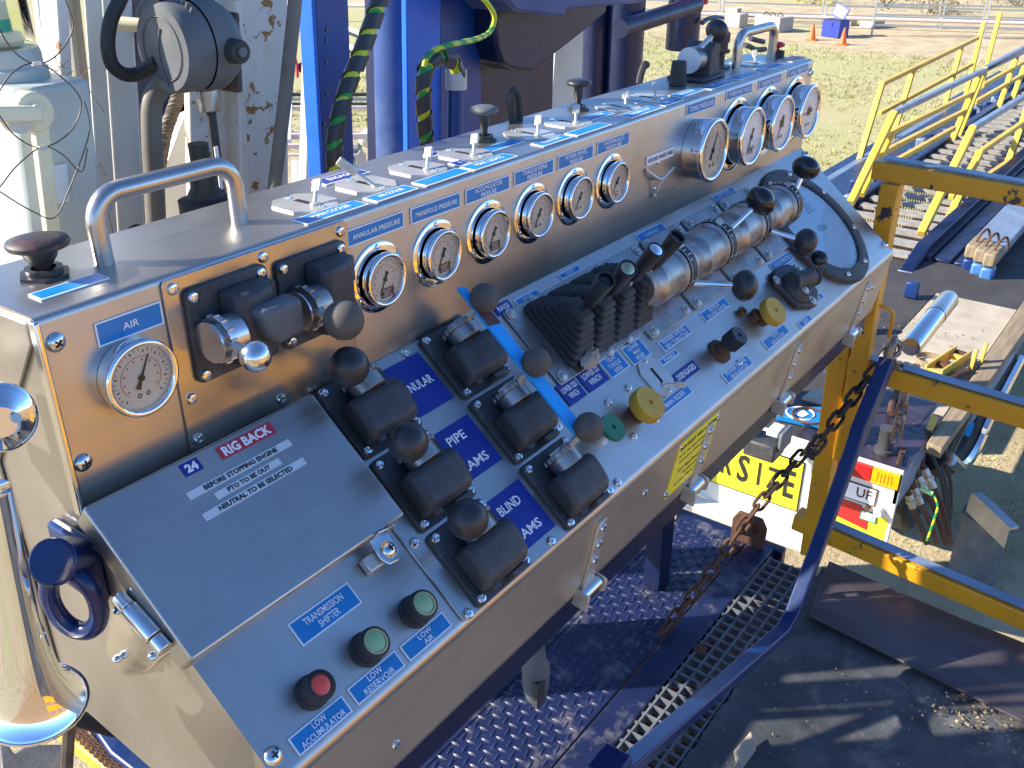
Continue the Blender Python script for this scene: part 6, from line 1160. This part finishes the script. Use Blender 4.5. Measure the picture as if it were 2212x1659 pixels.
mb = MB(); mb.lathe([(0, -.012), (.012, -.012), (.016, -.004), (.024, -.002), (.028, .002), (.0285, .008), (.026, .012), (.012, .02), (0, .022)], 40, aim(dc, ax2)); mb.obj('housing', M['chrome'], h2, Matrix(), smooth=50)
mb = MB(); mb.lathe([(0, 0), (.004, 0), (.004, .004), (0, .004)], 8, aim(Vector((0.29,0.6878,3.262)), -ad)); mb.obj('housing_bolt', M['zinc'], h2, Matrix())
mb = MB(); q = Vector((0.3341,0.8,3.25)); mb.box((.16, .93, 3.27), (.16, .09, .14)); mb.box((.25, .92, 3.2), (.10, .05, .03)); tag(mb.obj('horn_bracket', M['galv'], bevel=.008), 'grey horn bracket sticking in from the left edge', 'bracket')
# beams, mesh and rope at the bottom left
mb = MB(); mb.slab([(0.4335,1.184,2.5),(0.4566,1.163,2.5),(0.4591,0.9103,2.5),(0.4335,0.945,2.5)], (0, 0, -.03)); tag(mb.obj('yellow_kick_plate', M['yellow_lt'], bevel=.003), 'yellow painted strip below the left end of the console', 'kick plate')
mb = MB(); mb.slab([(0.4771,1.155,2.52),(0.4764,0.9287,2.52),(0.4509,0.894,2.52),(0.4467,1.051,2.52),(0.4637,1.142,2.52)], (0, 0, -.03)); tag(mb.obj('blue_channel', M['blue'], bevel=.004), 'blue channel below the left end of the console', 'channel')
ym = thing('expanded_mesh', (0.4713,1.154,2.45), 'rusty expanded metal mesh strip between the yellow strip and the blue channel', 'mesh')
ma, mb_, mc = [Vector(p) for p in [(0.4546,1.16,2.51),(0.4482,1.004,2.51),(0.4405,1.154,2.51)]]; u_ = (mb_-ma); v_ = (mc-ma); s = MB()
for i in range(26):
    for j in range(4):
        p = ma+u_*(i/25)+v_*(j/3+(.17 if i % 2 else 0)); q_ = ma+u_*((i+1)/25)+v_*(j/3+(0 if i % 2 else .17)); s.bar(p, q_, .003, .004)
o = s.obj('mesh_strands', M['rust'], ym, Matrix(), smooth=0); o['kind'] = 'stuff'
mb = MB(); mb.tube([(0.2892,0.75,2.9), (0.2735,0.75,2.846)], .006, 8); tag(mb.obj('thin_rope', M['wire_rope']), 'thin wire rope hanging under the horn bell', 'wire rope')
mb = MB(); mb.slab([(0.4325,1.417,2.35),(0.4217,1.341,2.35),(0.4461,1.341,2.35),(0.4835,1.291,2.35),(0.4453,1.209,2.35),(0.3767,1.302,2.35)], (0, 0, -.06)); tag(mb.obj('black_channel', M['black_cast'], bevel=.006), 'dark channel section at the bottom left corner', 'channel')
mb = MB(); mb.box((.05, .95, PZ+.3), (.1, .1, .8)); tag(mb.obj('dark_stanchion', M['blue_dk'], bevel=.004), 'dark blue stanchion under the horn at the left', 'post')
# hoses slung behind and below the console; their shadows fall on the mat
for i, (pts, r) in enumerate((([(.2, 1.15, 2.45), (.55, 1.12, 2.35), (.9, 1.14, 2.62), (1.2, 1.2, 2.75)], .012), ([(.1, 1.12, 2.65), (.5, 1.1, 2.28), (.85, 1.12, 2.42), (1.1, 1.2, 2.7)], .014), ([(.35, 1.05, 2.7), (.62, 1.08, 2.38), (.95, 1.1, 2.30), (1.3, 1.1, 2.4)], .012))):
    mb = MB(); mb.tube(smoothpts(pts, 8), r, 8); tag(mb.obj('slung_hose', M['rubber']), ('upper', 'lower', 'right-hand')[i]+' black hose slung below the back of the console', 'hose', 'hoses slung below the console')

mb = MB(); mb.box((1.0, 1.55, 2.70), (1.1, .10, .06)); tag(mb.obj('support_beam', M['blue_dk'], bevel=.004), 'dark blue cross beam carrying the white posts behind the console', 'beam')
